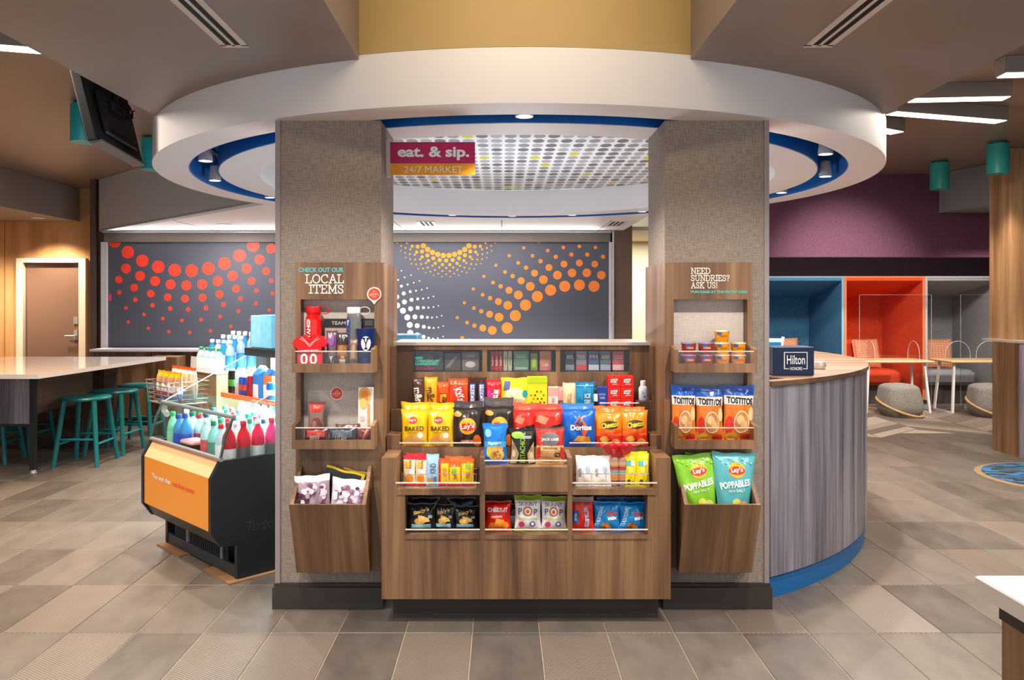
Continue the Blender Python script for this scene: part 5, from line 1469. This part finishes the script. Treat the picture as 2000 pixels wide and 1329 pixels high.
light('cooler_well_fill', 'AREA', (-1.42 + .707 * (-FW / 2) + .707 * .36, 4.286 + .707 * (FW / 2) + .707 * .36, .88), 22, (.68, .93, 1), FW - .1, sy=.03).rotation_euler = (0, 0, math.radians(-45))  # added second light below the shelf edge to brighten the well
def fpos(x, y): return (-1.42 + .707 * (x + y), 4.286 + .707 * (y - x))
tag(MB().prism([fpos(-.30, -.05), fpos(.03, -.06), fpos(.035, .6), fpos(0.0, .6), fpos(-.02, .04), fpos(-.30, .03)], 0, .009).build('cardboard_sheet', pm('#8d6a4a', .8)), 'flat cardboard strip under the near corner of the drinks cooler', 'cardboard')
tag(MB().prism([fpos(-.95, -.05), fpos(-.62, -.05), fpos(-.62, .03), fpos(-.95, .03)], 0, .009).build('cardboard_sheet', pm('#87664a', .8)), 'short cardboard strip under the far front corner of the drinks cooler', 'cardboard')

def bottle(x, y, z, h, r, body, cap, label=None, lab='', cat='bottle', grp=None, world=False, band=None, text=None, clear=0):
    X, Y = (x, y) if world else fpos(x, y)
    o = thing('drink_bottle', lab, cat, (X, Y, z), 0, grp)
    prof = [(r * .85, 0), (r, .006), (r, h * .28), (r * .9, h * .34), (r, h * .42), (r, h * .58), (r * .82, h * .72), (r * .42, h * .84), (r * .40, h * .9)]
    MB().lathe(prof, n=16).build('body', pm(body, .12, trans=clear, coat=.3, amt=.04, ior=1.3), o)
    MB().lathe([(r * .46, h * .89), (r * .48, h * .90), (r * .48, h * .985), (r * .4, h), (.0001, h)], n=14).build('cap', pm(cap, .4), o)
    if label:
        lo, hi = band or (.08, .5)
        MB().lathe([(r * 1.012, h * lo), (r * 1.015, h * (lo + .01)), (r * 1.015, h * (hi - .01)), (r * 1.012, h * hi)], n=16).build('label', pm(label, .4, amt=.15, scale=40), o)
    return o
def can(x, y, z, h, r, body, lab, stripe=None, top='#c5c9cc', grp=None):
    X, Y = fpos(x, y)
    o = thing('drink_can', lab, 'can', (X, Y, z), 0, grp)
    MB().lathe([(r * .8, 0), (r, .008), (r, h - .014), (r * .82, h - .002)], n=18).build('body', pm(body, .25, .35, amt=.05), o)
    MB().lathe([(r * .82, h - .003), (r * .84, h), (r * .74, h), (r * .72, h - .004), (.0001, h - .004)], n=18).build('lid', pm(top, .25, .8), o)
    if stripe:
        MB().lathe([(r * 1.01, h * .35), (r * 1.012, h * .36), (r * 1.012, h * .62), (r * 1.01, h * .63)], n=18).build('stripe', pm(stripe, .3, amt=.3, scale=60), o)
    return o
zf = .6005
# right-hand end column: four red drinks seen through the end glass
for k, (y, c) in enumerate(((-.005, '#cf1a2a'), (.08, '#d81a2c'), (.165, '#e2204a'), (.25, '#e0307a'))):
    bottle(-.085, y, zf, .245, .037, c, ('#b92a30', '#c8303a', '#e9e9ee', '#b92a30')[k], '#d9d6d8' if k % 2 == 0 else '#5a5458', 'red juice bottle, %s of four behind the right end glass of the cooler' % ('nearest', 'second', 'third', 'fourth')[k], grp='red juice bottles by the end glass', band=(.02, .42))
caps = ['#c23038', '#1f7a5c', '#e6eef0', '#c9404a', '#1f8a5a', '#d9e6ea', '#1a4f6a']
bods = ['#a9d4dc', '#bfe3e4', '#88c9c4', '#d9e8ea', '#b4dfe6', '#5fbfae', '#cfe6ee']
n = 0
for col in range(8):
    x = -.185 - .092 * col
    for rowi, y in enumerate((.0, .085, .17, .255, .335)):
        if col in (3, 4) and rowi == 0: continue
        if col >= 5 and rowi == 0:
            b, cp, lb, nm = ('#3f8fd0', '#2a4fae', '#2a55c4', 'blue-labelled water bottle') if col in (5, 6) else ('#7fd0a8', '#3aa85c', '#8fd9b0', 'pale green drink bottle')
        else:
            b, cp, lb, nm = bods[(col * 2 + rowi) % 7], caps[(col + rowi * 2) % 7], ('#dfe6e8', '#4a8a84', '#cf5a5e', '#e9edf0')[(col + rowi) % 4], 'drink bottle with %s cap' % {'#c23038': 'a red', '#1f7a5c': 'a green', '#e6eef0': 'a white', '#c9404a': 'a red', '#1f8a5a': 'a green', '#d9e6ea': 'a white', '#1a4f6a': 'a dark blue'}[caps[(col + rowi * 2) % 7]]
        if rowi == 0 and col >= 5: pass
        bottle(x, y, zf, .225 + .006 * ((col + rowi) % 3), .033, b, cp, lb, nm + ', cooler well row %s, %s from right' % (('one', 'two', 'three', 'four', 'five')[rowi], ('second', 'third', 'fourth', 'fifth', 'sixth', 'seventh', 'eighth', 'ninth')[col]), grp='bottles standing in the cooler well')
for col in range(9):
    bottle(-.085 - .094 * col, .46, .7205, .16, .03, bods[(col * 3) % 7], ('#7ac23a', '#1f8a7a', '#e6f0f0')[col % 3], '#d6ecec', 'short drink bottle on the cooler riser, %s from its right end' % ('first', 'second', 'third', 'fourth', 'fifth', 'sixth', 'seventh', 'eighth', 'ninth')[col], grp='bottles on the cooler riser')
o = thing('snack_tray', 'black tray of wrapped snacks under white card at the front of the cooler well', 'tray', (*fpos(-.505, -.01), zf), math.radians(-45))
MB().box(-.085, .085, -.06, .06, 0, .075).build('tray_body', pm('#1f1d1f', .4), o)
MB().bbox(-.08, .08, -.055, .055, .075, .10, .008).build('wrapped_snack', pm('#c99aa0', .3, amt=.5, scale=45), o)
# upper shelf of the cooler
zs = .9005
can(-.85, .40, zs, .158, .032, '#141517', 'tall black can with green claw marks at the left of the cooler shelf', '#3f7a2a')
can(-.755, .40, zs, .158, .032, '#d6dadd', 'tall white silver can right of the black can on the cooler shelf', '#b9c4cc')
can(-.69, .385, zs, .128, .026, '#2b55a8', 'slim blue and silver can, left of two on the cooler shelf', '#c0392f')
can(-.637, .385, zs, .128, .026, '#2946a0', 'slim blue and silver can, right of two on the cooler shelf', '#c0392f')
can(-.583, .385, zs, .14, .025, '#a31f2c', 'slim dark red can on the cooler shelf', '#7a1620')
bottle(-.905, .42, zs, .16, .024, '#c79a4a', '#e9e2d2', '#d9604a', 'small amber bottle left of the tall black can on the cooler shelf')
for k, (x, y, c, c2, lb) in enumerate(((-.53, .42, '#2a78c8', '#e9eef4', 'blue carton right of the dark red can on the cooler shelf'), (-.45, .45, '#e8792a', '#f2efe6', 'orange and white carton right of the blue carton on the cooler shelf'), (-.372, .46, '#efe6d8', '#e8902a', 'white carton with orange band on the cooler shelf, behind the short blue can'), (-.74, .55, '#d9e2e6', '#b9c9d4', 'pale carton at the back of the cooler shelf, behind the tall silver can'))):
    o = thing('drink_carton', lb, 'carton', (*fpos(x, y), zs), math.radians(-45))
    MB().bbox(-.035, .035, -.035, .035, 0, .15, .003).build('body', pm(c, .4), o)
    MB().prism([(-.035, .15), (.035, .15), (0, .185)], -.035, .035, 'x').build('gable_top', pm('#2f5f9a' if k else c, .4), o)
    MB().box(-.0355, .0355, -.0362, -.035, .01, .09).build('printed_band', pm(c2, .4, amt=.3, scale=50), o)
can(-.335, .385, zs, .115, .028, '#1f6fc4', 'short blue can by the pillar at the right end of the cooler shelf', '#e9eef4')
# light blue water multipack on the canopy
o = thing('water_carton', 'pair of light blue water cartons standing on top of the cooler canopy', 'carton', (*fpos(-.80, .635), 1.1955), math.radians(-45))
MB().bbox(-.135, -.002, -.07, .07, 0, .215, .004).build('carton_box', pm('#8fd0ea', .35, amt=.25, scale=18), o)
MB().bbox(.002, .135, -.07, .07, 0, .22, .004).build('carton_box', pm('#7cc6e8', .35, amt=.25, scale=18), o)
MB().box(-.1365, -.135, -.0705, -.02, .01, .21).build('blue_stripe', pm('#2a6ab8', .4), o)
# pedestal beyond the cooler with water bottles, wire basket of snack bags hung in front of it
pd = thing('side_pedestal', 'tan pedestal beside the far end of the cooler, carrying water bottles', 'pedestal', (*fpos(-1.28, .52), 0), math.radians(-45))
MB().box(-.17, .19, -.12, .2, 0, 1.015).build('body', pm('#8a6e4c', .6, amt=.1), pd)
MB().bbox(-.185, .205, -.135, .215, 1.015, 1.03, .003).build('top', pm('#d9d6d8', .3), pd)
MB().add([(-.183, -.134, 1.03), (.203, -.134, 1.03), (.203, -.128, 1.12), (-.183, -.128, 1.12)], [(0, 1, 2, 3)]).build('clear_fence', pm('#e9e6ea', .3, alpha=.6), pd)
for r_, y in enumerate((-.08, .0, .08, .155)):
    for c in range(4):
        X, Y = fpos(-1.28 - .125 + .09 * c, .52 + y)
        blue = r_ >= 1
        bottle(X, Y, 1.031, (.155, .205, .235, .26)[r_], .032, '#a3b6c2' if not blue or c % 2 else '#2f86c4', '#2f9a5a' if r_ == 0 else '#f2efe8', '#e6edf4' if not blue else ('#2f7fd0' if c % 2 else '#dfeaf4'),
               'water bottle with %s cap on the tan pedestal, row %s, %s from left' % ('a green' if r_ == 0 else 'a white', ('one', 'two', 'three', 'four')[r_], ('first', 'second', 'third', 'fourth')[c]), grp='water bottles on the pedestal', world=True)
bk_ = thing('wire_basket', 'chrome wire basket of yellow-topped snack bags beside the far end of the cooler', 'basket', (*fpos(-1.10, .16), .85), math.radians(-45))
mW = pm('#b9aca0', .25, .8, amt=0)
for k in range(6):
    z = .028 * k
    e = .003 * k
    MB().tube([(-.21 - e, -.12 - e, z), (.12 + e, -.12 - e, z), (.12 + e, .12 + e, z), (-.21 - e, .12 + e, z)], .0035, 6, True).build('wire_ring', mW, bk_)
for x in (-.21, -.10, .01, .12):
    MB().tube([(x, -.12, 0), (x, -.135, .145)], .003, 6).build('upright_wire', mW, bk_)
MB().box(-.21, .12, -.12, .12, -.004, 0).build('basket_floor', mW, bk_)
MB().tube([(-.21, .0, .0), (-.25, 0, -.03), (-.25, 0, -.08), (-.2, 0, -.1)], .02, 8).build('hook_arm', pm('#dcd2c6', .4), bk_)
MB().tube([(-.05, .05, -.012), (.05, .05, -.02), (.152, .05, -.03)], .012, 6).build('support_arm', pm('#2a2826', .4), bk_)
def lbag(name, lab, cat, X, Y, z, w, h, t, rz, bands, ops=(), tilt=0, group=None):
    o = bag(name, lab, cat, (0, w * F, 0, h * F), 1.0, bands, ops, t=t, group=group, tilt=tilt)
    o.location = (X, Y, z); o.rotation_euler = (math.radians(-tilt), 0, rz)
    return o
for k in range(4):
    X, Y = fpos(-1.265 + .088 * k, .105)
    lbag('snack_bag', 'yellow-topped snack bag in the wire basket, front row, %s from left' % ('first', 'second', 'third', 'fourth')[k], 'snack bag', X, Y, .852, .09, .20, .05, math.radians(-45), [(.3, '#5f7fb4'), (.55, '#d9ccd0'), (.8, '#b58a6a'), (1, '#f0a422')], [('ell', 0, .5, .5, .14, '#f0e6e6'), ('rect', -.8, .8, .2, .3, '#c2404a')], group='yellow-topped snack bags')
for k in range(5):
    X, Y = fpos(-1.275 + .071 * k, .20)
    lbag('snack_bag', 'orange and white topped snack bag in the wire basket, back row, %s from left' % ('first', 'second', 'third', 'fourth', 'fifth')[k], 'snack bag', X, Y, .852, .074, .225, .045, math.radians(-45), [(.8, '#c9b29a'), (.9, '#efe0cc'), (1, '#d8562a')], group='orange-topped snack bags')

# ================================================================ high bar table with teal stools
BT = thing('bar_table', 'long bar-height table with white stone top and dark steel frame', 'table', (-4.8, 7.6, 0))
bxf, bx1, by0, by1 = -5.6, -3.745, 6.55, 8.66
MB().prism([(bxf, by0), (-3.80, by0), (-3.64, by1), (bxf, by1)], .868, .905).build('tabletop', pm('#e9e5e6', .12, amt=.02, scale=30, coat=.4), BT, world=True)
MB().box(-5.5, -4.13, 7.0, 7.02, .43, .845).build('end_fascia', M_COOLWOOD, BT, world=True)
MB().box(-4.12, -4.10, 7.03, 8.0, .52, .845).build('side_fascia', M_DKWOOD, BT, world=True)
fm = pm('#1f2526', .45)
MB().box(-5.6, -4.08, 6.98, 7.0, .845, .868).box(-4.12, -4.085, 6.98, 8.6, .845, .868).build('top_frame', fm, BT, world=True)
MB().box(-5.6, -4.10, 6.985, 7.02, .41, .43).build('lower_rail', fm, BT, world=True)
MB().box(-4.118, -4.098, 7.03, 8.0, .505, .52).build('lower_rail', fm, BT, world=True)
MB().box(-4.125, -4.085, 6.975, 7.025, .03, .868).build('leg', fm, BT, world=True)
MB().cyl((-4.105, 7.0, 0), (-4.105, 7.0, .03), .03, .02).build('foot', M_STEEL, BT, world=True)
MB().box(-5.3, -4.14, 8.32, 8.62, .09, .866).build('pedestal', M_DKWOOD, BT, world=True)
MB().box(-5.28, -4.17, 8.34, 8.60, 0, .09).build('pedestal_plinth', M_DARK, BT, world=True)
tag(MB().bbox(-3.99, -3.66, 9.0, 9.25, 0, .88, .003).build('end_cabinet', M_WALNUT), 'narrow walnut cabinet standing between the bar table and the back counter', 'cabinet')
def stool(x, y, rz, label):
    t = thing('bar_stool', label, 'stool', (x, y, 0), rz, 'teal wooden stools at the bar table')
    m = pm('#12767c', .35, amt=.06)
    MB().lathe([(.16, .588), (.212, .596), (.218, .610), (.21, .622), (.12, .617), (.0001, .615)], n=32).build('seat', m, t)
    for sx in (-1, 1):
        for sy in (-1, 1):
            MB().cyl((sx * .135, sy * .135, .592), (sx * .195, sy * .205, 0), .023, .019, n=12).build('leg', m, t)
    def at(sx, sy, z):
        k = 1 - z / .592
        return (sx * (.135 + .06 * k), sy * (.135 + .07 * k), z)
    for a, b, z in (((-1, -1), (1, -1), .245), ((-1, 1), (1, 1), .245), ((-1, -1), (-1, 1), .20), ((1, -1), (1, 1), .20)):
        MB().cyl(at(*a, z), at(*b, z), .012, n=10).build('stretcher', m, t)
    return t
stool(-3.87, 7.44, .03, 'teal wooden stool nearest the camera on the right side of the bar table')
stool(-3.87, 7.99, -.05, 'teal wooden stool, second from the camera on the right side of the bar table')
stool(-3.86, 8.52, .05, 'teal wooden stool farthest away on the right side, beside the wire basket')
stool(-4.78, 7.5, .15, 'teal wooden stool under the far side of the bar table, nearest the picture edge')
stool(-4.79, 8.02, -.1, 'teal wooden stool under the bar table, behind the steel leg')

# ================================================================ curved reception desk
RD = thing('reception_desk', 'curved reception desk in grey-brown wood with blue plinth', 'desk', (2.3, 6.0, 0))
MB().arc_slab(DRUM, 2.40, 2.45, .115, 1.075, -59.5, 42, 60).build('curved_front', M_COOLWOOD, RD, world=True)
MB().arc_slab(DRUM, 2.38, 2.435, 0, .115, -59.5, 42, 60).build('plinth', pm('#1f6db0', .4, amt=.03), RD, world=True)
MB().arc_slab(DRUM, 2.39, 2.46, 1.075, 1.10, -59.5, 42, 60).arc_slab(DRUM, 1.72, 2.39, 1.075, 1.10, -55, 42, 60).build('worktop', wood('desk_top', ['#5a4434', '#735844', '#876a55'], 'X'), RD, world=True)
hs = thing('counter_sign', 'navy box sign with white lettering standing on the reception desk', 'sign', (PX(1552, 4.32), 4.32, 1.1005))
w2, h2 = (1591 - 1513) / F * 4.25 / 2, (742 - 685) / F * 4.25
MB().bbox(-w2 - .01, w2, 0, .16, 0, h2, .004).build('box', pm('#0f2344', .4), hs)
p = Print(lambda u, v, L=0: (u * w2, -L, v * h2), 2 * w2, h2)
for q in ((-.55, .65, .80, .825), (-.55, -.50, .24, .82), (.61, .65, .24, .82), (-.55, -.30, .23, .255), (.42, .65, .23, .255)):
    p.rect(*q, '#e9edf2')
p.txt('Hilton', .05, .56, .92, .32, '#f4f6f8', 0, .01).txt('HONORS', .06, .25, .62, .11, '#f4f6f8', 0, .01)
p.done(hs)
ct = thing('card_holder', 'light blue card holder with white leaflets behind the navy box sign', 'card holder', (PX(1512, 4.55), 4.55, 1.1005))
MB().box(-.05, .04, 0, .06, 0, .17).build('holder', pm('#2f86bc', .35), ct)
MB().add([(-.045, .02, .10), (.045, .02, .10), (.055, .03, .19), (-.04, .03, .19)], [(0, 1, 2, 3)]).build('leaflet', pm('#d9e6ee', .5), ct)
MB().add([(.041, .0, .09), (.041, .05, .09), (.06, .05, .2), (.06, .0, .2)], [(0, 1, 2, 3)]).build('leaflet', pm('#f2f2f2', .5), ct)
tag(MB().lathe([(.03, 0), (.038, .02), (.03, .045), (.0001, .05)], (PX(1601, 4.75), 4.75, 1.1005), 16).build('bell', pm('#d9cfc6', .25, .5)), 'small pale desk bell on the reception desk right of the navy sign', 'bell')
pq = thing('printer', 'light blue printer lid showing above the kiosk back at left', 'printer', (PX(790, 6.5), 6.5, 0))
MB().box(-.32, .22, -.05, .42, 0, 1.02).build('stand', pm('#5a4a40', .5), pq)
MB().bbox(-.2, PX(815, 6.5) - PX(790, 6.5), 0, .35, 1.02, PZ(655, 6.5), .006).build('body', pm('#5fb4dc', .4), pq)
MB().box(.085, .095, -.003, 0, 1.1, 1.2).build('side_seam', pm('#2f7fa8', .5), pq)

# ================================================================ lounge booths
def booth(px0, px1, col, dark, label, d=11.25):
    x0, x1 = PX(px0, d), PX(px1, d)
    t = thing('lounge_booth', label, 'booth', ((x0 + x1) / 2, d, 0))
    mt = weave('booth_' + col, col, dark, 90, .9)
    e = pm({'#d9481c': '#ee7a4a', '#3f789f': '#7fa3bd'}.get(col, '#b5b3b2'), .6)
    th = .032
    yb = 12.5
    for a in (x0, x1 - th):
        MB().prism([(d, .12), (yb, .12), (yb, 1.60), (d, 1.85)], a, a + th, 'x').build('side_wall', mt, t, world=True)
        MB().box(a - .002, a + th + .002, d - .012, d, .12, 1.834).build('edge_piping', e, t, world=True)
    MB().prism([(d, 1.80), (yb, 1.55), (yb, 1.60), (d, 1.85)], x0 + th, x1 - th, 'x').build('roof', mt, t, world=True)
    MB().box(x0, x1, d - .012, d, 1.835, 1.862).build('edge_piping', e, t, world=True)
    MB().box(x0 + th, x1 - th, yb - .05, yb, .12, 1.57).build('back_wall', mt, t, world=True)
    MB().bbox(x0 + th, x1 - th - .08, d + .4, yb - .25, .28, .50, .05).build('seat', pm(col, .8, amt=.06, scale=60), t, world=True)
    MB().bbox(x0 + th, x1 - th - .2, yb - .33, yb - .06, .48, .93, .06).build('backrest', pm(col, .8, amt=.06, scale=60), t, world=True)
    MB().box(x0 + th, x1 - th, d + .5, yb - .1, .0, .30).build('base', pm('#5a5250', .7), t, world=True)
    return t
booth(1490, 1648, '#3f789f', '#4e88ad', 'blue upholstered lounge booth beside the right pillar')
booth(1648, 1806, '#d9481c', '#ea5526', 'orange upholstered lounge booth between the blue and the grey one')
booth(1806, 1958, '#9a9a9d', '#a8a8ab', 'grey upholstered lounge booth farthest right')
def cushion_mat():
    m, nt, b = newmat('cushion_lattice')
    tc = nt.nodes.new('ShaderNodeTexCoord')
    sp = nt.nodes.new('ShaderNodeSeparateXYZ')
    nt.links.new(tc.outputs['Object'], sp.inputs[0])
    def tri(src, s):
        a = nt.nodes.new('ShaderNodeMath'); a.operation = 'MULTIPLY'; a.inputs[1].default_value = s
        nt.links.new(src, a.inputs[0])
        p = nt.nodes.new('ShaderNodeMath'); p.operation = 'PINGPONG'; p.inputs[1].default_value = 1
        nt.links.new(a.outputs[0], p.inputs[0])
        return p
    a, c = tri(sp.outputs['X'], 22), tri(sp.outputs['Z'], 30)
    ad = nt.nodes.new('ShaderNodeMath'); ad.operation = 'ADD'
    nt.links.new(a.outputs[0], ad.inputs[0]); nt.links.new(c.outputs[0], ad.inputs[1])
    p = nt.nodes.new('ShaderNodeMath'); p.operation = 'PINGPONG'; p.inputs[1].default_value = .33
    nt.links.new(ad.outputs[0], p.inputs[0])
    g = nt.nodes.new('ShaderNodeMath'); g.operation = 'GREATER_THAN'; g.inputs[1].default_value = .17
    nt.links.new(p.outputs[0], g.inputs[0])
    mx = nt.nodes.new('ShaderNodeMix'); mx.data_type = 'RGBA'
    mx.inputs[6].default_value = lin('#c8401e'); mx.inputs[7].default_value = lin('#eec49a')
    nt.links.new(g.outputs[0], mx.inputs[0])
    nt.links.new(mx.outputs[2], b.inputs['Base Color'])
    b.inputs['Roughness'].default_value = .85
    return m
CM = cushion_mat()
def cushion(px, py, w, h, d, label, rz=0, tilt=12):
    b = MB()
    n = 12
    def P(u, v, s):
        q = (max(0, 1 - u ** 4) * max(0, 1 - v ** 4)) ** .5
        e = 1 - .05 * (1 - abs(u * v))
        return (u * w / 2 * (1 - .04 * (1 - v * v)), s * .075 * q, h / 2 + v * h / 2 * (1 - .04 * (1 - u * u)))
    for s in (-1, 1):
        for j in range(n):
            for i in range(n):
                ua, ub, va, vb = -1 + 2 * i / n, -1 + 2 * (i + 1) / n, -1 + 2 * j / n, -1 + 2 * (j + 1) / n
                b.add([P(ua, va, s), P(ub, va, s), P(ub, vb, s), P(ua, vb, s)], [(0, 1, 2, 3)], True)
    weld(b)
    o = b.build('throw_cushion', CM, None, origin=(0, 0, 0))
    o.location = (PX(px, d), d, .505)
    o.rotation_euler = (math.radians(-tilt), 0, rz)
    return tag(o, label, 'cushion', 'orange lattice cushions')
cushion(1696, 0, .46, .44, 12.02, 'orange and cream lattice cushion in the orange booth', .25)
cushion(1833, 0, .44, .44, 12.0, 'orange and cream lattice cushion in the grey booth', 0, 8)
cushion(1535, 0, .46, .46, 12.02, 'orange and cream lattice cushion in the blue booth', .1)
def lounge_table(x0, x1, y0, y1, label):
    t = thing('lounge_table', label, 'table', ((x0 + x1) / 2, (y0 + y1) / 2, 0), 0, 'lounge tables')
    MB().bbox(x0, x1, y0, y1, .685, .715, .012).build('tabletop', pm('#d9b483', .4, amt=.06), t, world=True)
    m = pm('#e6e1dc', .4)
    for xx, s in ((x0 + .09, -1), (x1 - .09, 1)):
        pts = [(xx, y0 + .1, .685), (xx + s * .05, y0 + .05, .012), (xx + s * .05, y1 - .05, .012), (xx, y1 - .1, .685)]
        for a, b in zip(pts, pts[1:]):
            MB().tube([a, b], .02, 4, smooth=False).build('frame_bar', m, t, world=True)
    return t
lounge_table(4.83, 5.76, 10.62, 11.17, 'light oak lounge table with white legs before the orange booth')
lounge_table(5.98, 6.90, 10.62, 11.17, 'light oak lounge table with white legs before the grey booth')
ga = glass('lounge_acrylic', '#fdfefe')
ged = pm('#b3aeb0', .2, amt=0)
def arch_screen(x, y, w, h, rz, label):
    t = thing('arch_divider', label, 'divider', (x, y, .716), rz, 'clear arched table dividers')
    n = 18
    pts = [(-w / 2, 0)] + [(-w / 2 * math.cos(math.pi * i / n), h - w / 2 + w / 2 * math.sin(math.pi * i / n)) for i in range(n + 1)] + [(w / 2, 0)]
    MB().prism(pts, -.003, .003, 'y').build('clear_sheet', ga, t)
    MB().tube([(a, 0, z) for a, z in pts], .004, 5).build('edge', ged, t)
    return t
arch_screen(5.03, 10.9, .36, .25, 1.45, 'clear arched divider standing at the left on the lounge table by the orange booth')
arch_screen(5.62, 10.9, .36, .25, 1.5, 'clear arched divider standing at the right on the lounge table by the orange booth')
arch_screen(6.20, 10.86, .36, .25, .1, 'clear arched divider standing at the left on the lounge table by the grey booth')
arch_screen(6.62, 10.86, .36, .25, .1, 'clear arched divider standing at the right on the lounge table by the grey booth')
def big_screen(x0, x1, y, label):
    t = thing('clear_partition', label, 'partition', ((x0 + x1) / 2, y, .0), 0, 'tall clear partitions')
    MB().box(x0, x1, y, y + .006, .06, 1.60).build('clear_sheet', ga, t, world=True)
    MB().tube([(x0, y, .06), (x0, y, 1.6), (x1, y, 1.6), (x1, y, .06)], .003, 5).build('edge', ged, t, world=True)
    for xx in (x0 + .08, x1 - .08):
        MB().box(xx - .04, xx + .04, y - .02, y + .02, 0, .06).build('foot', M_STEEL, t, world=True)
    return t
big_screen(5.02, 6.03, 11.21, 'tall clear acrylic partition behind the lounge table by the orange booth')
big_screen(6.44, 7.3, 11.21, 'tall clear acrylic partition behind the lounge table by the grey booth')
def pouf(x, y, label, rz):
    t = thing('pouf', label, 'pouf', (x, y, 0), rz, 'grey poufs with wooden hoop')
    b = MB()
    n, m = 40, 24
    vs = []
    for j in range(m + 1):
        v = j / m
        z = .44 * v
        for i in range(n):
            a = 6.2832 * i / n
            ex = .25
            rr = (abs(math.cos(a)) ** 3.2 + abs(math.sin(a)) ** 3.2) ** (-1 / 3.2)
            q = (v - .3) / .7
            prof = .74 + .26 * math.sin(min(1, v / .3) * math.pi / 2) if v < .3 else (1 - .20 * q ** 1.5) * (1 if v < .84 else max(0, 1 - ((v - .84) / .16) ** 2.4) ** .5)
            vs.append((.255 * rr * prof * math.cos(a) - .03 * v, .25 * rr * prof * math.sin(a), z))
    fs = [(j * n + i, j * n + (i + 1) % n, j * n + n + (i + 1) % n, j * n + n + i) for j in range(m) for i in range(n)]
    b.add(vs, fs, True)
    b.build('cushion_body', weave('pouf_fabric', '#7d7872', '#98928a', 140, .95), t)
    MB().tube([(.275 * math.cos(a) - .01, .29 * math.sin(a), .15 - .09 * math.sin(-a) + .06 * math.cos(a) * -1 - .02) for a in [6.2832 * k / 40 for k in range(40)]], .014, 8, True).build('wooden_hoop', pm('#d2a76a', .4), t)
    return t
pouf(5.24, 10.5, 'grey fabric pouf with wooden hoop under the table by the orange booth', .1)
pouf(6.42, 10.48, 'grey fabric pouf with wooden hoop under the table by the grey booth', -.1)
# ================================================================ right edge: counter end with post, round mat, near table corner
ce = thing('side_counter', 'wood counter end with timber post above it, cut off by the right picture edge', 'counter', (5.4, 7.9, 0))
MB().box(4.975, 5.0, 7.72, 8.1, 0, 1.1).build('end_panel', M_WALNUT, ce, world=True)
MB().box(5.0, 6.0, 7.70, 7.73, 0, 1.1).build('front_panel', M_COOLWOOD, ce, world=True)
MB().box(4.99, 6.0, 7.69, 8.3, 1.1, 1.122).build('cap', pm('#b9aca8', .4), ce, world=True)
MB().box(5.055, 5.9, 7.94, 8.28, 1.122, 3.035).build('timber_post', wood('post_oak', ['#8a6544', '#9d7753', '#b08a64', '#bf9a74']), ce, world=True)
rg = thing('round_mat', 'round mat with blue woven pattern, cut off by the right picture edge', 'mat', (4.75, 6.78, 0))
MB().lathe([(.64, 0), (.64, .008), (.585, .012)], n=64).build('border', pm('#8d7458', .7), rg)
def mat_mat():
    m, nt, b = newmat('woven_blue_mat')
    tc = nt.nodes.new('ShaderNodeTexCoord')
    vo = nt.nodes.new('ShaderNodeTexVoronoi'); vo.inputs['Scale'].default_value = 16
    mp = nt.nodes.new('ShaderNodeMapping'); mp.inputs['Scale'].default_value = (.6, 1.5, 1)
    nt.links.new(tc.outputs['Object'], mp.inputs[0]); nt.links.new(mp.outputs[0], vo.inputs['Vector'])
    rp = nt.nodes.new('ShaderNodeValToRGB'); rp.color_ramp.interpolation = 'CONSTANT'
    el = rp.color_ramp.elements
    el[0].color = lin('#15507c'); el[1].position = .3; el[1].color = lin('#26262b')
    e = el.new(.66); e.color = lin('#226f98')
    e = el.new(.85); e.color = lin('#454550')
    sp = nt.nodes.new('ShaderNodeSeparateColor'); nt.links.new(vo.outputs['Color'], sp.inputs[0])
    nt.links.new(sp.outputs[0], rp.inputs['Fac'])
    nt.links.new(rp.outputs['Color'], b.inputs['Base Color'])
    b.inputs['Roughness'].default_value = .8
    return m
MB().lathe([(.585, .0125), (.585, .016), (.0001, .016)], n=64).build('weave', mat_mat(), rg)
nt_ = thing('near_table', 'white-topped wood table corner at the lower right picture edge', 'table', (1.6, 1.35, 0))
MB().bbox(1.018, 2.4, .6, 1.722, .872, .91, .003).build('tabletop', pm('#efe9e2', .25, amt=.02), nt_, world=True)
MB().box(1.052, 2.3, .7, 1.69, .83, .872).build('apron', M_DARK, nt_, world=True)
MB().box(1.055, 2.3, .7, 1.685, 0, .83).build('body', M_WALNUT, nt_, world=True)

ul = thing('fill_uplight', 'added unseen cool white uplight on a stem inside the reception ring, behind the kiosk', 'lamp', (.11, 6.13, 0))  # invented lamp body for the added fill, out of sight
MB().lathe([(.16, 0), (.16, .02), (.03, .03), (.02, .9), (.28, .98), (.30, 1.0), (.28, 1.0), (.0001, .95)], n=32).build('stand', pm('#c9ccd2', .4), ul)
MB().lathe([(.27, 1.0), (.0001, 1.005)], n=32).build('lens', pm('#e6f0ff', .4, emit=6, amt=0), ul)
